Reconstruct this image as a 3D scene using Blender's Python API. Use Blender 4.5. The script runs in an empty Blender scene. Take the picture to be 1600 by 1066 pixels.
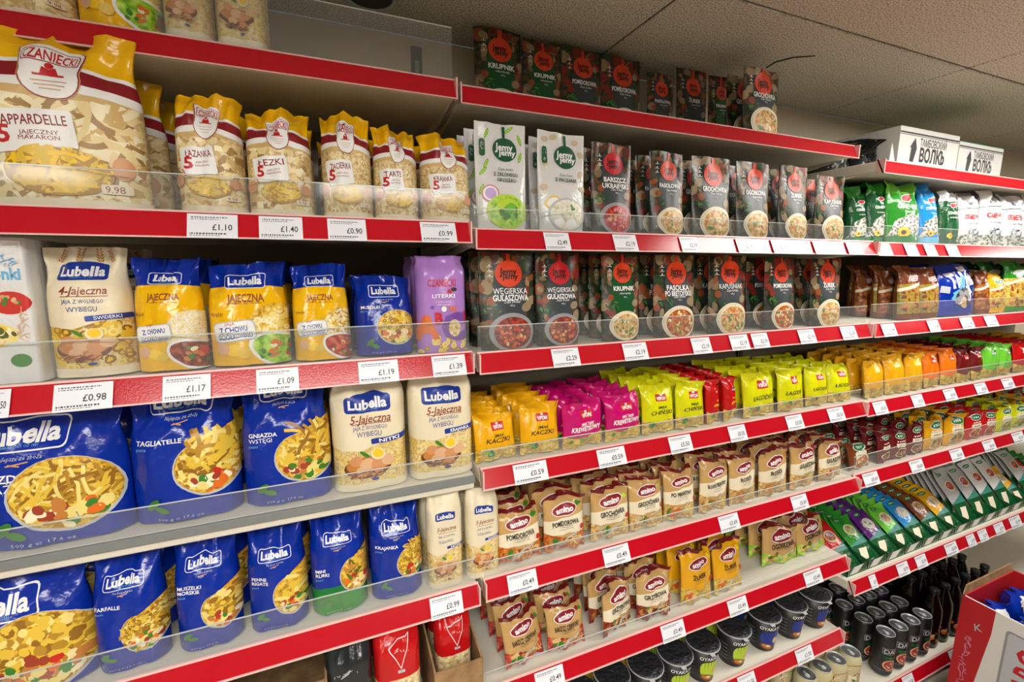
import bpy, math, random
from mathutils import Vector, Matrix, Euler
random.seed(7)
sc = bpy.context.scene
COL = sc.collection
H = 1.55                                   # eye height above the shop floor

# ------------------------------------------------------------------ camera
F, CX, CY = 711.0, 800.0, 533.0            # 16 mm lens on a 1600 x 1066 frame
ax = Vector((1740.0, 118.0, -F)).normalized()
ph = math.atan2(118, F)
au = Vector((0, math.cos(ph), math.sin(ph)))
ay = au.cross(ax)
RM = Matrix((ax, ay, au))                  # camera space to world (x along shelves, y into wall, z up)
cd = bpy.data.cameras.new('camera'); cd.lens = F / 1600 * 36; cd.sensor_width = 36; cd.clip_start = .02
cam = bpy.data.objects.new('camera', cd); COL.objects.link(cam)
cam.matrix_world = Matrix.Translation((0, 0, H)) @ RM.to_4x4()
sc.camera = cam

def at(px, py, Y):
    r = RM @ Vector((px - CX, CY - py, -F)); t = Y / r.y
    return r.x * t, r.z * t + H
def x_on(px, Y, z):                        # x of the point at column px on the line (Y, z)
    lo, hi = -3.0, 12.0
    for _ in range(50):
        m = (lo + hi) / 2
        c = RM.transposed() @ Vector((m, Y, z - H))
        q = CX + F * c.x / -c.z if c.z < -.02 else -9999
        if q < px: lo = m
        else: hi = m
    return (lo + hi) / 2

# ------------------------------------------------------------------ light and exposure
sc.view_settings.view_transform = 'Standard'; sc.view_settings.look = 'None'
sc.view_settings.gamma = 1; sc.view_settings.use_curve_mapping = False
sc.view_settings.exposure = 0.54
w = bpy.data.worlds.new('world'); sc.world = w; w.use_nodes = True
w.node_tree.nodes['Background'].inputs[0].default_value = (.9, .93, 1, 1)
w.node_tree.nodes['Background'].inputs[1].default_value = .05
sc.cycles.max_bounces = 7; sc.cycles.transparent_max_bounces = 14
sc.cycles.diffuse_bounces = 3; sc.cycles.glossy_bounces = 3; sc.cycles.sample_clamp_indirect = 6
CEIL = H + .60
LAMPS = [(-.15, -.62, 1.2, .6), (2.0, .40, 1.3, .3), (4.4, .25, 1.3, .3), (.6, -2.25, 1.2, .6), (-2.0, -2.25, 1.2, .6)]        # flush light panels in the ceiling
PANEL = 14.5

# ------------------------------------------------------------------ materials
M = {}
def mat(name, col=(.5, .5, .5), rough=.4, metal=0, spec=.5, bump=0, bs=60, emit=0):
    if name in M: return M[name]
    m = bpy.data.materials.new(name); m.use_nodes = True
    n = m.node_tree.nodes; l = m.node_tree.links; b = n['Principled BSDF']
    b.inputs['Base Color'].default_value = (*col, 1); b.inputs['Roughness'].default_value = rough
    b.inputs['Metallic'].default_value = metal; b.inputs['Specular IOR Level'].default_value = spec
    if emit:
        b.inputs['Emission Color'].default_value = (*col, 1); b.inputs['Emission Strength'].default_value = emit
    if bump:
        tc = n.new('ShaderNodeTexCoord'); nz = n.new('ShaderNodeTexNoise'); bp = n.new('ShaderNodeBump')
        nz.inputs['Scale'].default_value = bs; nz.inputs['Detail'].default_value = 3
        bp.inputs['Strength'].default_value = bump; bp.inputs['Distance'].default_value = .01
        l.new(tc.outputs['Object'], nz.inputs['Vector']); l.new(nz.outputs['Fac'], bp.inputs['Height'])
        l.new(bp.outputs[0], b.inputs['Normal'])
    M[name] = m; return m
def mixmat(name, cols, scale, rough=.35, bump=.3, kind='noise', stretch=(1, 1, 1), coord='Object'):
    """a material whose own colour varies over noise or cells, cols = [(pos, rgb)...]"""
    if name in M: return M[name]
    m = bpy.data.materials.new(name); m.use_nodes = True
    n = m.node_tree.nodes; l = m.node_tree.links; b = n['Principled BSDF']
    tc = n.new('ShaderNodeTexCoord'); mp = n.new('ShaderNodeMapping'); mp.inputs['Scale'].default_value = stretch
    l.new(tc.outputs[coord], mp.inputs['Vector'])
    if kind == 'noise':
        t = n.new('ShaderNodeTexNoise'); t.inputs['Detail'].default_value = 4; out = t.outputs['Fac']
    else:
        t = n.new('ShaderNodeTexVoronoi'); out = t.outputs['Distance'] if kind == 'dist' else t.outputs['Color']
    t.inputs['Scale'].default_value = scale
    l.new(mp.outputs[0], t.inputs['Vector'])
    r = n.new('ShaderNodeValToRGB'); e = r.color_ramp.elements
    while len(e) < len(cols): e.new(.5)
    for k, (p, c) in enumerate(cols): e[k].position = p; e[k].color = (*c, 1)
    l.new(out, r.inputs['Fac']); l.new(r.outputs['Color'], b.inputs['Base Color'])
    b.inputs['Roughness'].default_value = rough
    if bump:
        bp = n.new('ShaderNodeBump'); bp.inputs['Strength'].default_value = bump; bp.inputs['Distance'].default_value = .004
        l.new(out, bp.inputs['Height']); l.new(bp.outputs[0], b.inputs['Normal'])
    M[name] = m; return m
def s2l(r, g, b):
    f = lambda c: (c / 255 / 12.92) if c / 255 <= .04045 else ((c / 255 + .055) / 1.055) ** 2.4
    return (f(r), f(g), f(b))
FILM = dict(rough=.2, bump=.3, bs=38)
def film(name, r, g, b, **k): return mat(name, s2l(r, g, b), **{**FILM, **k})
def ink(name, r, g, b, rough=.4): return mat(name, s2l(r, g, b), rough=rough)
film('blue', 8, 46, 158); film('blue_dark', 8, 38, 120); film('yellow', 246, 190, 10); film('gold', 236, 172, 20)
film('cream', 238, 226, 196, rough=.45); film('white', 226, 226, 226); film('purple', 178, 130, 208); film('charcoal', 40, 44, 46)
film('red', 200, 20, 24); film('magenta', 200, 12, 110); film('lime', 222, 222, 16); film('vgold', 240, 176, 16)
film('green', 40, 140, 40); film('lgreen', 110, 200, 60); film('sky', 30, 140, 215); film('kraft', 205, 165, 105)
film('maroon', 110, 20, 24); film('orange', 236, 120, 20); film('brownfilm', 120, 62, 28); film('dkgreen', 20, 84, 44)
film('silver', 190, 190, 190); film('violet', 90, 30, 120); film('clearfilm', 170, 150, 110)
for k, c in dict(i_white=(245, 245, 245), i_red=(196, 28, 36), i_maroon=(140, 20, 34), i_blue=(16, 52, 150), i_brown=(140, 60, 40),
                 i_dark=(30, 30, 34), i_green=(20, 120, 60), i_dkgreen=(12, 84, 48), i_grey=(150, 150, 155), i_lgreen=(120, 190, 60),
                 i_yellow=(250, 205, 40), i_orange=(226, 110, 40), i_redor=(222, 66, 28), i_tomato=(205, 40, 26), i_black=(14, 14, 16),
                 i_skin=(214, 160, 110), i_egg=(214, 150, 100), i_egg2=(226, 180, 140), i_tan=(226, 190, 130), i_pink=(214, 130, 160),
                 i_sky=(110, 180, 220), i_purple=(120, 70, 160), i_lilac=(200, 170, 230), i_olive=(90, 96, 30), i_wood=(110, 62, 34),
                 i_cream=(240, 228, 200), i_slate=(52, 60, 66), i_silver=(190, 195, 200), p_yel=(230, 192, 62), p_lt=(240, 220, 130), p_dk=(184, 138, 38), c_lt=(250, 238, 200),
                 c_md=(240, 218, 160), c_dk=(214, 180, 116), p_bk=(150, 104, 24), c_bk=(170, 132, 76), i_bread=(200, 130, 60), i_meat=(160, 60, 36), i_leaf=(60, 130, 40),
                 i_carrot=(230, 110, 30), i_mush=(206, 190, 160), i_beet=(150, 16, 40), v_cream=(150, 130, 96), v_leaf=(36, 62, 30), v_tom=(128, 36, 22), v_car=(140, 70, 28), v_mus=(124, 104, 76), v_meat=(84, 34, 24), i_teal=(60, 140, 130), i_lime=(190, 220, 60)).items():
    ink(k, *c)
mixmat('pasta', [(.3, s2l(150, 100, 20)), (.5, s2l(214, 164, 44)), (.7, s2l(240, 210, 100))], 160)
mixmat('pasta_pale', [(.3, s2l(180, 140, 84)), (.5, s2l(226, 200, 140)), (.7, s2l(250, 234, 190))], 150)
mixmat('rice', [(.05, s2l(150, 120, 70)), (.3, s2l(240, 226, 180))], 260, kind='dist')
mixmat('stew', [(.3, s2l(120, 40, 16)), (.5, s2l(190, 90, 30)), (.62, s2l(224, 150, 60)), (.75, s2l(80, 110, 30))], 130)
mixmat('goulash', [(.3, s2l(60, 16, 12)), (.5, s2l(130, 36, 20)), (.68, s2l(190, 90, 40))], 120)
mixmat('soup_tan', [(.3, s2l(140, 90, 40)), (.5, s2l(214, 170, 100)), (.68, s2l(236, 214, 150))], 130)
mixmat('soup_green', [(.3, s2l(90, 150, 20)), (.5, s2l(160, 210, 50)), (.7, s2l(210, 235, 120))], 90)
mixmat('soup_white', [(.3, s2l(190, 180, 150)), (.5, s2l(236, 232, 214)), (.7, s2l(250, 250, 240))], 90)
mixmat('soup_red', [(.3, s2l(120, 14, 16)), (.5, s2l(190, 40, 30)), (.7, s2l(225, 120, 90))], 110)
mixmat('vegprint', [(.32, s2l(14, 18, 16)), (.46, s2l(26, 34, 28)), (.54, s2l(44, 60, 34)), (.62, s2l(110, 60, 34)), (.72, s2l(40, 20, 18))], 60, rough=.3)
mixmat('noodles', [(.3, s2l(150, 110, 30)), (.5, s2l(215, 180, 70)), (.7, s2l(240, 220, 130))], 110, kind='noise', stretch=(1, 1, 3))
mixmat('seeds', [(.05, s2l(30, 30, 30)), (.4, s2l(120, 120, 115)), (.6, s2l(215, 215, 205))], 120, kind='dist')
mixmat('bark', [(.3, s2l(60, 26, 12)), (.5, s2l(150, 80, 30)), (.7, s2l(214, 140, 60))], 70)
mixmat('greens', [(.3, s2l(24, 60, 16)), (.5, s2l(60, 120, 30)), (.7, s2l(130, 180, 60))], 120)
mixmat('seablend', [(.3, s2l(100, 70, 30)), (.45, s2l(190, 150, 60)), (.6, s2l(120, 130, 50)), (.72, s2l(180, 80, 40))], 120)
# shop surfaces
mat('rail_red', s2l(190, 12, 32), rough=.2, bump=.04, bs=300)
mat('rail_edge', s2l(235, 190, 185), rough=.35)
mat('shelf_cream', s2l(226, 220, 205), rough=.45)
mat('shelf_grey', s2l(120, 124, 124), rough=.4)
mat('tag', s2l(236, 238, 246), rough=.35)
mat('steel_back', s2l(150, 140, 120), rough=.5)
mat('post', s2l(18, 18, 18), rough=.5)
mixmat('cardboard', [(.35, s2l(140, 108, 72)), (.65, s2l(176, 140, 98))], 30, rough=.8, bump=.1)
mat('card_white', s2l(225, 224, 220), rough=.55); mat('card_red', s2l(186, 24, 34), rough=.5); mat('card_green', s2l(50, 140, 60), rough=.5)
mat('alu', s2l(206, 210, 214), rough=.34, metal=.45); mat('can_black', s2l(26, 26, 28), rough=.3, spec=.6)
mat('can_beige', s2l(200, 190, 150), rough=.35); mat('cola', s2l(14, 8, 8), rough=.12, spec=.7)
mat('cup_black', s2l(30, 32, 34), rough=.4, bump=.05); mat('foil_dark', s2l(64, 66, 72), rough=.3, metal=.6, bump=1.0, bs=70); mat('cup_rim', s2l(170, 172, 176), rough=.3)
mat('lamp_body', s2l(235, 235, 235), rough=.5)
mat('panel', (1, .965, .90), emit=PANEL)
def clear(name, tint=(.97, .98, .98), gl=.10, haze=.04):
    m = bpy.data.materials.new(name); m.use_nodes = True; n = m.node_tree.nodes; l = m.node_tree.links
    n.remove(n['Principled BSDF'])
    tr = n.new('ShaderNodeBsdfTransparent'); tr.inputs[0].default_value = (*tint, 1)
    g = n.new('ShaderNodeBsdfGlossy'); g.inputs['Roughness'].default_value = .08; g.inputs[0].default_value = (1, 1, 1, 1)
    d = n.new('ShaderNodeBsdfDiffuse'); d.inputs[0].default_value = (.8, .82, .82, 1)
    fr = n.new('ShaderNodeFresnel'); fr.inputs[0].default_value = 1.4; ge = n.new('ShaderNodeNewGeometry'); mu = n.new('ShaderNodeMath'); mu.operation = 'MULTIPLY'; inv = n.new('ShaderNodeMath'); inv.operation = 'SUBTRACT'; inv.inputs[0].default_value = 1
    m1 = n.new('ShaderNodeMixShader'); m2 = n.new('ShaderNodeMixShader'); m1.inputs[0].default_value = haze
    l.new(tr.outputs[0], m1.inputs[1]); l.new(d.outputs[0], m1.inputs[2])
    l.new(ge.outputs['Backfacing'], inv.inputs[1]); l.new(fr.outputs[0], mu.inputs[0]); l.new(inv.outputs[0], mu.inputs[1]); l.new(mu.outputs[0], m2.inputs[0]);   # only the outer side of a sheet mirrors
    l.new(m1.outputs[0], m2.inputs[1]); l.new(g.outputs[0], m2.inputs[2])
    l.new(m2.outputs[0], n['Material Output'].inputs[0]); M[name] = m
clear('acrylic', haze=.05); clear('acrylic_edge', haze=.6, tint=(.85, .9, .88)); clear('wrap', haze=.05)

# ------------------------------------------------------------------ object helpers
def tag(o, label=None, cat=None, group=None, kind=None):
    if label: o['label'] = label
    if cat: o['category'] = cat
    if group: o['group'] = group
    if kind: o['kind'] = kind
    return o
class MB:
    def __init__(s): s.v = []; s.f = []; s.m = []; s.ms = []; s.sm = []
    def mi(s, m):
        if m not in s.ms: s.ms.append(m)
        return s.ms.index(m)
    def face(s, pts, m, smooth=False):
        b = len(s.v); s.v += [tuple(p) for p in pts]; s.f.append(tuple(range(b, b + len(pts)))); s.m.append(s.mi(m)); s.sm.append(smooth)
    def faces(s, verts, fs, m, smooth=False):
        b = len(s.v); s.v += [tuple(p) for p in verts]
        for f in fs: s.f.append(tuple(b + i for i in f)); s.m.append(s.mi(m)); s.sm.append(smooth)
    def box(s, x0, y0, z0, x1, y1, z1, m, bevel=0):
        e = min(bevel, (x1 - x0) / 3, (y1 - y0) / 3, (z1 - z0) / 3)
        if e <= 0:
            v = [(x, y, z) for z in (z0, z1) for y in (y0, y1) for x in (x0, x1)]
            s.faces(v, [(0, 2, 3, 1), (4, 5, 7, 6), (0, 1, 5, 4), (2, 6, 7, 3), (0, 4, 6, 2), (1, 3, 7, 5)], m); return
        # chamfered box
        idx = {}; v = []
        for ix, (xa, xs) in enumerate(((x0, 1), (x1, -1))):
            for iy, (ya, ys) in enumerate(((y0, 1), (y1, -1))):
                for iz, (za, zs) in enumerate(((z0, 1), (z1, -1))):
                    for a in range(3):
                        idx[ix, iy, iz, a] = len(v)
                        v.append((xa + (e * xs if a != 0 else 0), ya + (e * ys if a != 1 else 0), za + (e * zs if a != 2 else 0)))
        fs = []
        o4 = ((0, 0), (1, 0), (1, 1), (0, 1))
        for k in (0, 1):
            fs.append([idx[k, a, b, 0] for a, b in (o4 if k else o4[::-1])])
            fs.append([idx[a, k, b, 1] for a, b in (o4[::-1] if k else o4)])
            fs.append([idx[a, b, k, 2] for a, b in (o4 if k else o4[::-1])])
        for a in (0, 1):
            for b in (0, 1):
                r = (a + b) % 2
                q = [idx[0, a, b, 1], idx[1, a, b, 1], idx[1, a, b, 2], idx[0, a, b, 2]]; fs.append(q if r == 0 else q[::-1])
                q = [idx[a, 0, b, 0], idx[a, 1, b, 0], idx[a, 1, b, 2], idx[a, 0, b, 2]]; fs.append(q[::-1] if r == 0 else q)
                q = [idx[a, b, 0, 0], idx[a, b, 1, 0], idx[a, b, 1, 1], idx[a, b, 0, 1]]; fs.append(q if r == 0 else q[::-1])
                for c in (0, 1):
                    t = [idx[a, b, c, 0], idx[a, b, c, 1], idx[a, b, c, 2]]; fs.append(t if (a + b + c) % 2 else t[::-1])
        s.faces(v, fs, m)
    def lathe(s, prof, m, n=24, c=(0, 0), smooth=True, mf=None):
        v = []
        for r, z in prof:
            for k in range(n):
                a = 2 * math.pi * k / n; v.append((c[0] + r * math.cos(a), c[1] + r * math.sin(a), z))
        for j in range(len(prof) - 1):
            fs = [(j * n + k, j * n + (k + 1) % n, (j + 1) * n + (k + 1) % n, (j + 1) * n + k) for k in range(n)]
            b = len(s.v)
            for f in fs: s.f.append(tuple(b + i for i in f)); s.m.append(s.mi(mf(j) if mf else m)); s.sm.append(smooth)
        s.v += v
        b = len(s.v) - len(v)
        s.f.append(tuple(b + k for k in range(n))[::-1]); s.m.append(s.mi(m)); s.sm.append(False)
        s.f.append(tuple(b + (len(prof) - 1) * n + k for k in range(n))); s.m.append(s.mi(m)); s.sm.append(False)
    def tube(s, pts, r, m, n=6):
        pts = [Vector(p) for p in pts]; v = []
        for i, p in enumerate(pts):
            d = (pts[min(i + 1, len(pts) - 1)] - pts[max(i - 1, 0)]).normalized()
            a = d.cross(Vector((0, 0, 1)));  a = a.normalized() if a.length > .01 else Vector((1, 0, 0)); b = d.cross(a)
            for k in range(n):
                t = 2 * math.pi * k / n; v.append(p + r * (math.cos(t) * a + math.sin(t) * b))
        fs = [(i * n + k, i * n + (k + 1) % n, (i + 1) * n + (k + 1) % n, (i + 1) * n + k) for i in range(len(pts) - 1) for k in range(n)]
        s.faces(v, fs + [tuple(range(n))[::-1], tuple((len(pts) - 1) * n + k for k in range(n))], m, True)
    def mesh(s, name, normals=None):
        me = bpy.data.meshes.new(name); me.from_pydata(s.v, [], s.f)
        for m in s.ms: me.materials.append(M[m])
        me.polygons.foreach_set('material_index', s.m); me.polygons.foreach_set('use_smooth', s.sm)
        if normals: me.normals_split_custom_set_from_vertices(normals)
        return me
    def build(s, name, parent=None, loc=(0, 0, 0), rot=(0, 0, 0)):
        o = bpy.data.objects.new(name, s.mesh(name)); COL.objects.link(o); o.parent = parent; o.location = loc; o.rotation_euler = rot
        return o
def empty(name, loc=(0, 0, 0), rot=(0, 0, 0)):
    o = bpy.data.objects.new(name, None); COL.objects.link(o); o.location = loc; o.rotation_euler = rot; o.empty_display_size = .05
    return o
def copy_tree(o, parent=None):
    c = o.copy(); COL.objects.link(c); c.parent = parent
    for ch in list(o.children): copy_tree(ch, c)
    return c

# ------------------------------------------------------------------ printing: flat shapes laid onto a curved sheet
_TX = {}
def glyphs(s, bold, shear):
    if any(q in 'ЪĘ℮ŚĄ' for q in s): bold = min(bold, .004)
    k = (s, bold, shear)
    if k in _TX: return _TX[k]
    c = bpy.data.curves.new('t', 'FONT'); c.body = s; c.resolution_u = 2 if len(s) < 14 else 1; c.offset = bold; c.shear = shear; c.align_x = 'CENTER'
    o = bpy.data.objects.new('t', c); COL.objects.link(o)
    bpy.context.view_layer.update()
    me = bpy.data.meshes.new_from_object(o.evaluated_get(bpy.context.evaluated_depsgraph_get()))
    tr = []
    for p in me.polygons: tr.append([(me.vertices[i].co.x / .72, me.vertices[i].co.y / .72) for i in p.vertices])
    xs = [q[0] for t in tr for q in t] or [0, 1]
    wd = max(xs) - min(xs); mx = (max(xs) + min(xs)) / 2
    tr = [[(x - mx, y) for x, y in t] for t in tr]
    bpy.data.objects.remove(o); bpy.data.meshes.remove(me); bpy.data.curves.remove(c)
    _TX[k] = (tr, wd); return _TX[k]
def rot2(x, y, a): c, s = math.cos(a), math.sin(a); return x * c - y * s, x * s + y * c
class Art:
    """shapes in half-width units: x -1..1 across, y 0..A up (b = y/A)"""
    def __init__(s, A, seed=0): s.A = A; s.sh = []; s.L = 1.0; s.r = random.Random(seed)
    def up(s): s.L += 1
    def poly(s, pts, m, up=True):                       # convex polygon, pts (x, b)
        s.sh.append(([(x, b * s.A) for x, b in pts], m, s.L))
        if up: s.up()
    def rect(s, x0, b0, x1, b1, m): s.poly([(x0, b0), (x1, b0), (x1, b1), (x0, b1)], m)
    def ell(s, x, b, rx, ry, m, rot=0, n=18, up=True, L=None):
        y = b * s.A; pts = []
        for k in range(n):
            a = 2 * math.pi * k / n; dx, dy = rot2(rx * math.cos(a), ry * math.sin(a), rot); pts.append((x + dx, y + dy))
        s.sh.append((pts, m, s.L if L is None else L))
        if up: s.up()
    def rr(s, x, b, w_, h_, r, m, rot=0, up=True):
        pts = []
        for cx, cy, a0 in ((w_ / 2 - r, h_ / 2 - r, 0), (-w_ / 2 + r, h_ / 2 - r, 90), (-w_ / 2 + r, -h_ / 2 + r, 180), (w_ / 2 - r, -h_ / 2 + r, 270)):
            for k in range(4):
                a = math.radians(a0 + 30 * k); dx, dy = rot2(cx + r * math.cos(a), cy + r * math.sin(a), rot); pts.append((x + dx, b * s.A + dy))
        s.sh.append((pts, m, s.L))
        if up: s.up()
    def text(s, t, x, b, h, m, bold=0.0, shear=0.0, rot=0, fit=None, left=False, squeeze=1.0):
        tr, wd = glyphs(t, bold, shear); sx = h * squeeze
        if fit: sx = min(fit / wd, h * 1.6) if fit else sx
        for q in tr:
            pts = []
            for px, py in q:
                dx, dy = rot2((px + (wd / 2 if left else 0)) * sx, (py - .5) * h, rot); pts.append((x + dx, b * s.A + dy))
            s.sh.append((pts, m, s.L))
        s.up()
    def line(s, x0, b0, x1, b1, wd, m):
        y0, y1 = b0 * s.A, b1 * s.A; L = math.hypot(x1 - x0, y1 - y0) or 1; nx, ny = -(y1 - y0) / L * wd / 2, (x1 - x0) / L * wd / 2
        s.sh.append(([(x0 + nx, y0 + ny), (x0 - nx, y0 - ny), (x1 - nx, y1 - ny), (x1 + nx, y1 + ny)], m, s.L))
    def fill(s, x, b, rx, ry, kind, mats, n=120, size=.2, rot=None, box=False, keep=None):
        """scatter pasta or food pieces inside an ellipse (or box)"""
        y = b * s.A; R = s.r
        n = int(n * (1.7 if kind == 'ribbon' else 1))
        for k in range(n):
            if box: cx, cy = x + R.uniform(-rx, rx), y + R.uniform(-ry, ry)
            else:
                a = R.uniform(0, 6.283); q = math.sqrt(R.random()) * .93; cx, cy = x + rx * q * math.cos(a), y + ry * q * math.sin(a)
            if keep and not keep(cx, cy / s.A): continue
            m = R.choice(mats); L = s.L + R.random() * 3; th = R.uniform(0, 6.283) if rot is None else rot + R.gauss(0, .35)
            inside = lambda px, py: (abs(px - x) < rx and abs(py - y) < ry) if box else ((px - x) / rx) ** 2 + ((py - y) / ry) ** 2 < 1
            if kind in ('ribbon', 'thin'):
                wd = size * (.10 if kind == 'thin' else .2); rad = size * R.uniform(.6, 2.2); span = R.uniform(.8, 2.2); a0 = th
                ox, oy = cx - rad * math.cos(a0), cy - rad * math.sin(a0); N = 5
                pr = None
                for j in range(N + 1):
                    a = a0 + span * j / N; c_, s_ = math.cos(a), math.sin(a)
                    cur = ((ox + (rad - wd / 2) * c_, oy + (rad - wd / 2) * s_), (ox + (rad + wd / 2) * c_, oy + (rad + wd / 2) * s_))
                    if pr and inside(*cur[0]) and inside(*cur[1]): s.sh.append(([pr[0], pr[1], cur[1], cur[0]], m, L))
                    pr = cur if inside(*cur[0]) and inside(*cur[1]) else None
            else:
                if kind == 'penne': sh = [(-1, -.28), (-.8, .28), (1, .28), (.8, -.28)]
                elif kind == 'grain': sh = [(-1, 0), (-.5, .3), (.5, .3), (1, 0), (.5, -.3), (-.5, -.3)]
                elif kind == 'shard': sh = [(-1, -.7), (-.9, .8), (.9, .6), (1, -.8)]
                elif kind == 'bow': sh = [(-1, -.6), (-1, .6), (0, .15), (0, -.15)]
                elif kind == 'ring': sh = [(math.cos(a * .785), math.sin(a * .785)) for a in range(8)]
                else: sh = [(math.cos(a * .785) * 1, math.sin(a * .785) * R.uniform(.6, .9)) for a in range(8)]
                sz = size * R.uniform(.75, 1.25) * .5
                pts = [(cx + rot2(px * sz, py * sz, th)[0], cy + rot2(px * sz, py * sz, th)[1]) for px, py in sh]
                if all(inside(*p) for p in pts):
                    s.sh.append((pts, m, L))
                    if kind == 'bow': s.sh.append(([(2 * cx - px, 2 * cy - py) for px, py in pts], R.choice(mats), L))
                    if kind == 'ring': s.sh.append(([(cx + (px - cx) * .45, cy + (py - cy) * .45) for px, py in pts], mats[0], L + .2))
        s.L += 3.3
def clip(poly, ax_, lim, keep_gt):
    out = []; n = len(poly)
    for i in range(n):
        p, q = poly[i], poly[(i + 1) % n]; a = (p[ax_] - lim) * keep_gt; b = (q[ax_] - lim) * keep_gt
        if a >= 0: out.append(p)
        if (a > 0 > b) or (a < 0 < b):
            t = a / (a - b); out.append((p[0] + (q[0] - p[0]) * t, p[1] + (q[1] - p[1]) * t))
    return out
def lay(sheet, art, mbs, nrm, eps=.00011):
    """sheet = us, ys, P, N grids (us in half widths, ys in 0..A); writes faces to mbs[part(row)]"""
    us, ys, P, N, part = sheet
    import bisect
    nu, ny = len(us) - 1, len(ys) - 1
    for pts, m, L in art.sh:
        x0 = min(p[0] for p in pts); x1 = max(p[0] for p in pts); y0 = min(p[1] for p in pts); y1 = max(p[1] for p in pts)
        if x1 <= us[0] or x0 >= us[-1] or y1 <= ys[0] or y0 >= ys[-1]: continue
        ar = sum(pts[i][0] * pts[(i + 1) % len(pts)][1] - pts[(i + 1) % len(pts)][0] * pts[i][1] for i in range(len(pts)))
        if abs(ar) < 1e-9: continue
        if ar < 0: pts = pts[::-1]
        i0 = max(0, bisect.bisect_right(us, x0) - 1); i1 = min(nu - 1, bisect.bisect_left(us, x1) - 1)
        j0 = max(0, bisect.bisect_right(ys, y0) - 1); j1 = min(ny - 1, bisect.bisect_left(ys, y1) - 1)
        for i in range(i0, max(i0, i1) + 1):
            c1 = clip(clip(pts, 0, us[i], 1), 0, us[i + 1], -1)
            if len(c1) < 3: continue
            for j in range(j0, max(j0, j1) + 1):
                c0 = clip(clip(c1, 1, ys[j], 1), 1, ys[j + 1], -1)
                if len(c0) < 3: continue
                ua, ub, va, vb = us[i], us[i + 1], ys[j], ys[j + 1]
                A_, B_, C_, D_ = P[i][j], P[i + 1][j], P[i + 1][j + 1], P[i][j + 1]
                a_, b_, c_, d_ = N[i][j], N[i + 1][j], N[i + 1][j + 1], N[i][j + 1]
                mb = mbs[part(j)]; nn = nrm[part(j)]
                st = [((x - ua) / (ub - ua), (y - va) / (vb - va)) for x, y in c0]; st = [(q - t, t) for q, t in st]   # split on the cell's diagonal
                for sg in (1, -1):
                    c = clip(st, 0, 0, sg)
                    if len(c) < 3 or max(abs(q[0]) for q in c) < 1e-7: continue
                    out = []
                    for q, t_ in c:
                        s_ = q + t_
                        if sg > 0: k0, k1, k2, k3 = 1 - s_, s_ - t_, t_, 0
                        else: k0, k1, k2, k3 = 1 - t_, 0, s_, t_ - s_
                        n_ = (a_ * k0 + b_ * k1 + c_ * k2 + d_ * k3).normalized()
                        out.append(A_ * k0 + B_ * k1 + C_ * k2 + D_ * k3 + n_ * (eps * L)); nn.append(n_)
                    mb.face(out, m, True)
US = [-1, -.985, -.95, -.89, -.8, -.68, -.52, -.35, -.17, 0, .17, .35, .52, .68, .8, .89, .95, .985, 1]
def sstep(a, b, x): t = max(0, min(1, (x - a) / (b - a))); return t * t * (3 - 2 * t)
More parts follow.
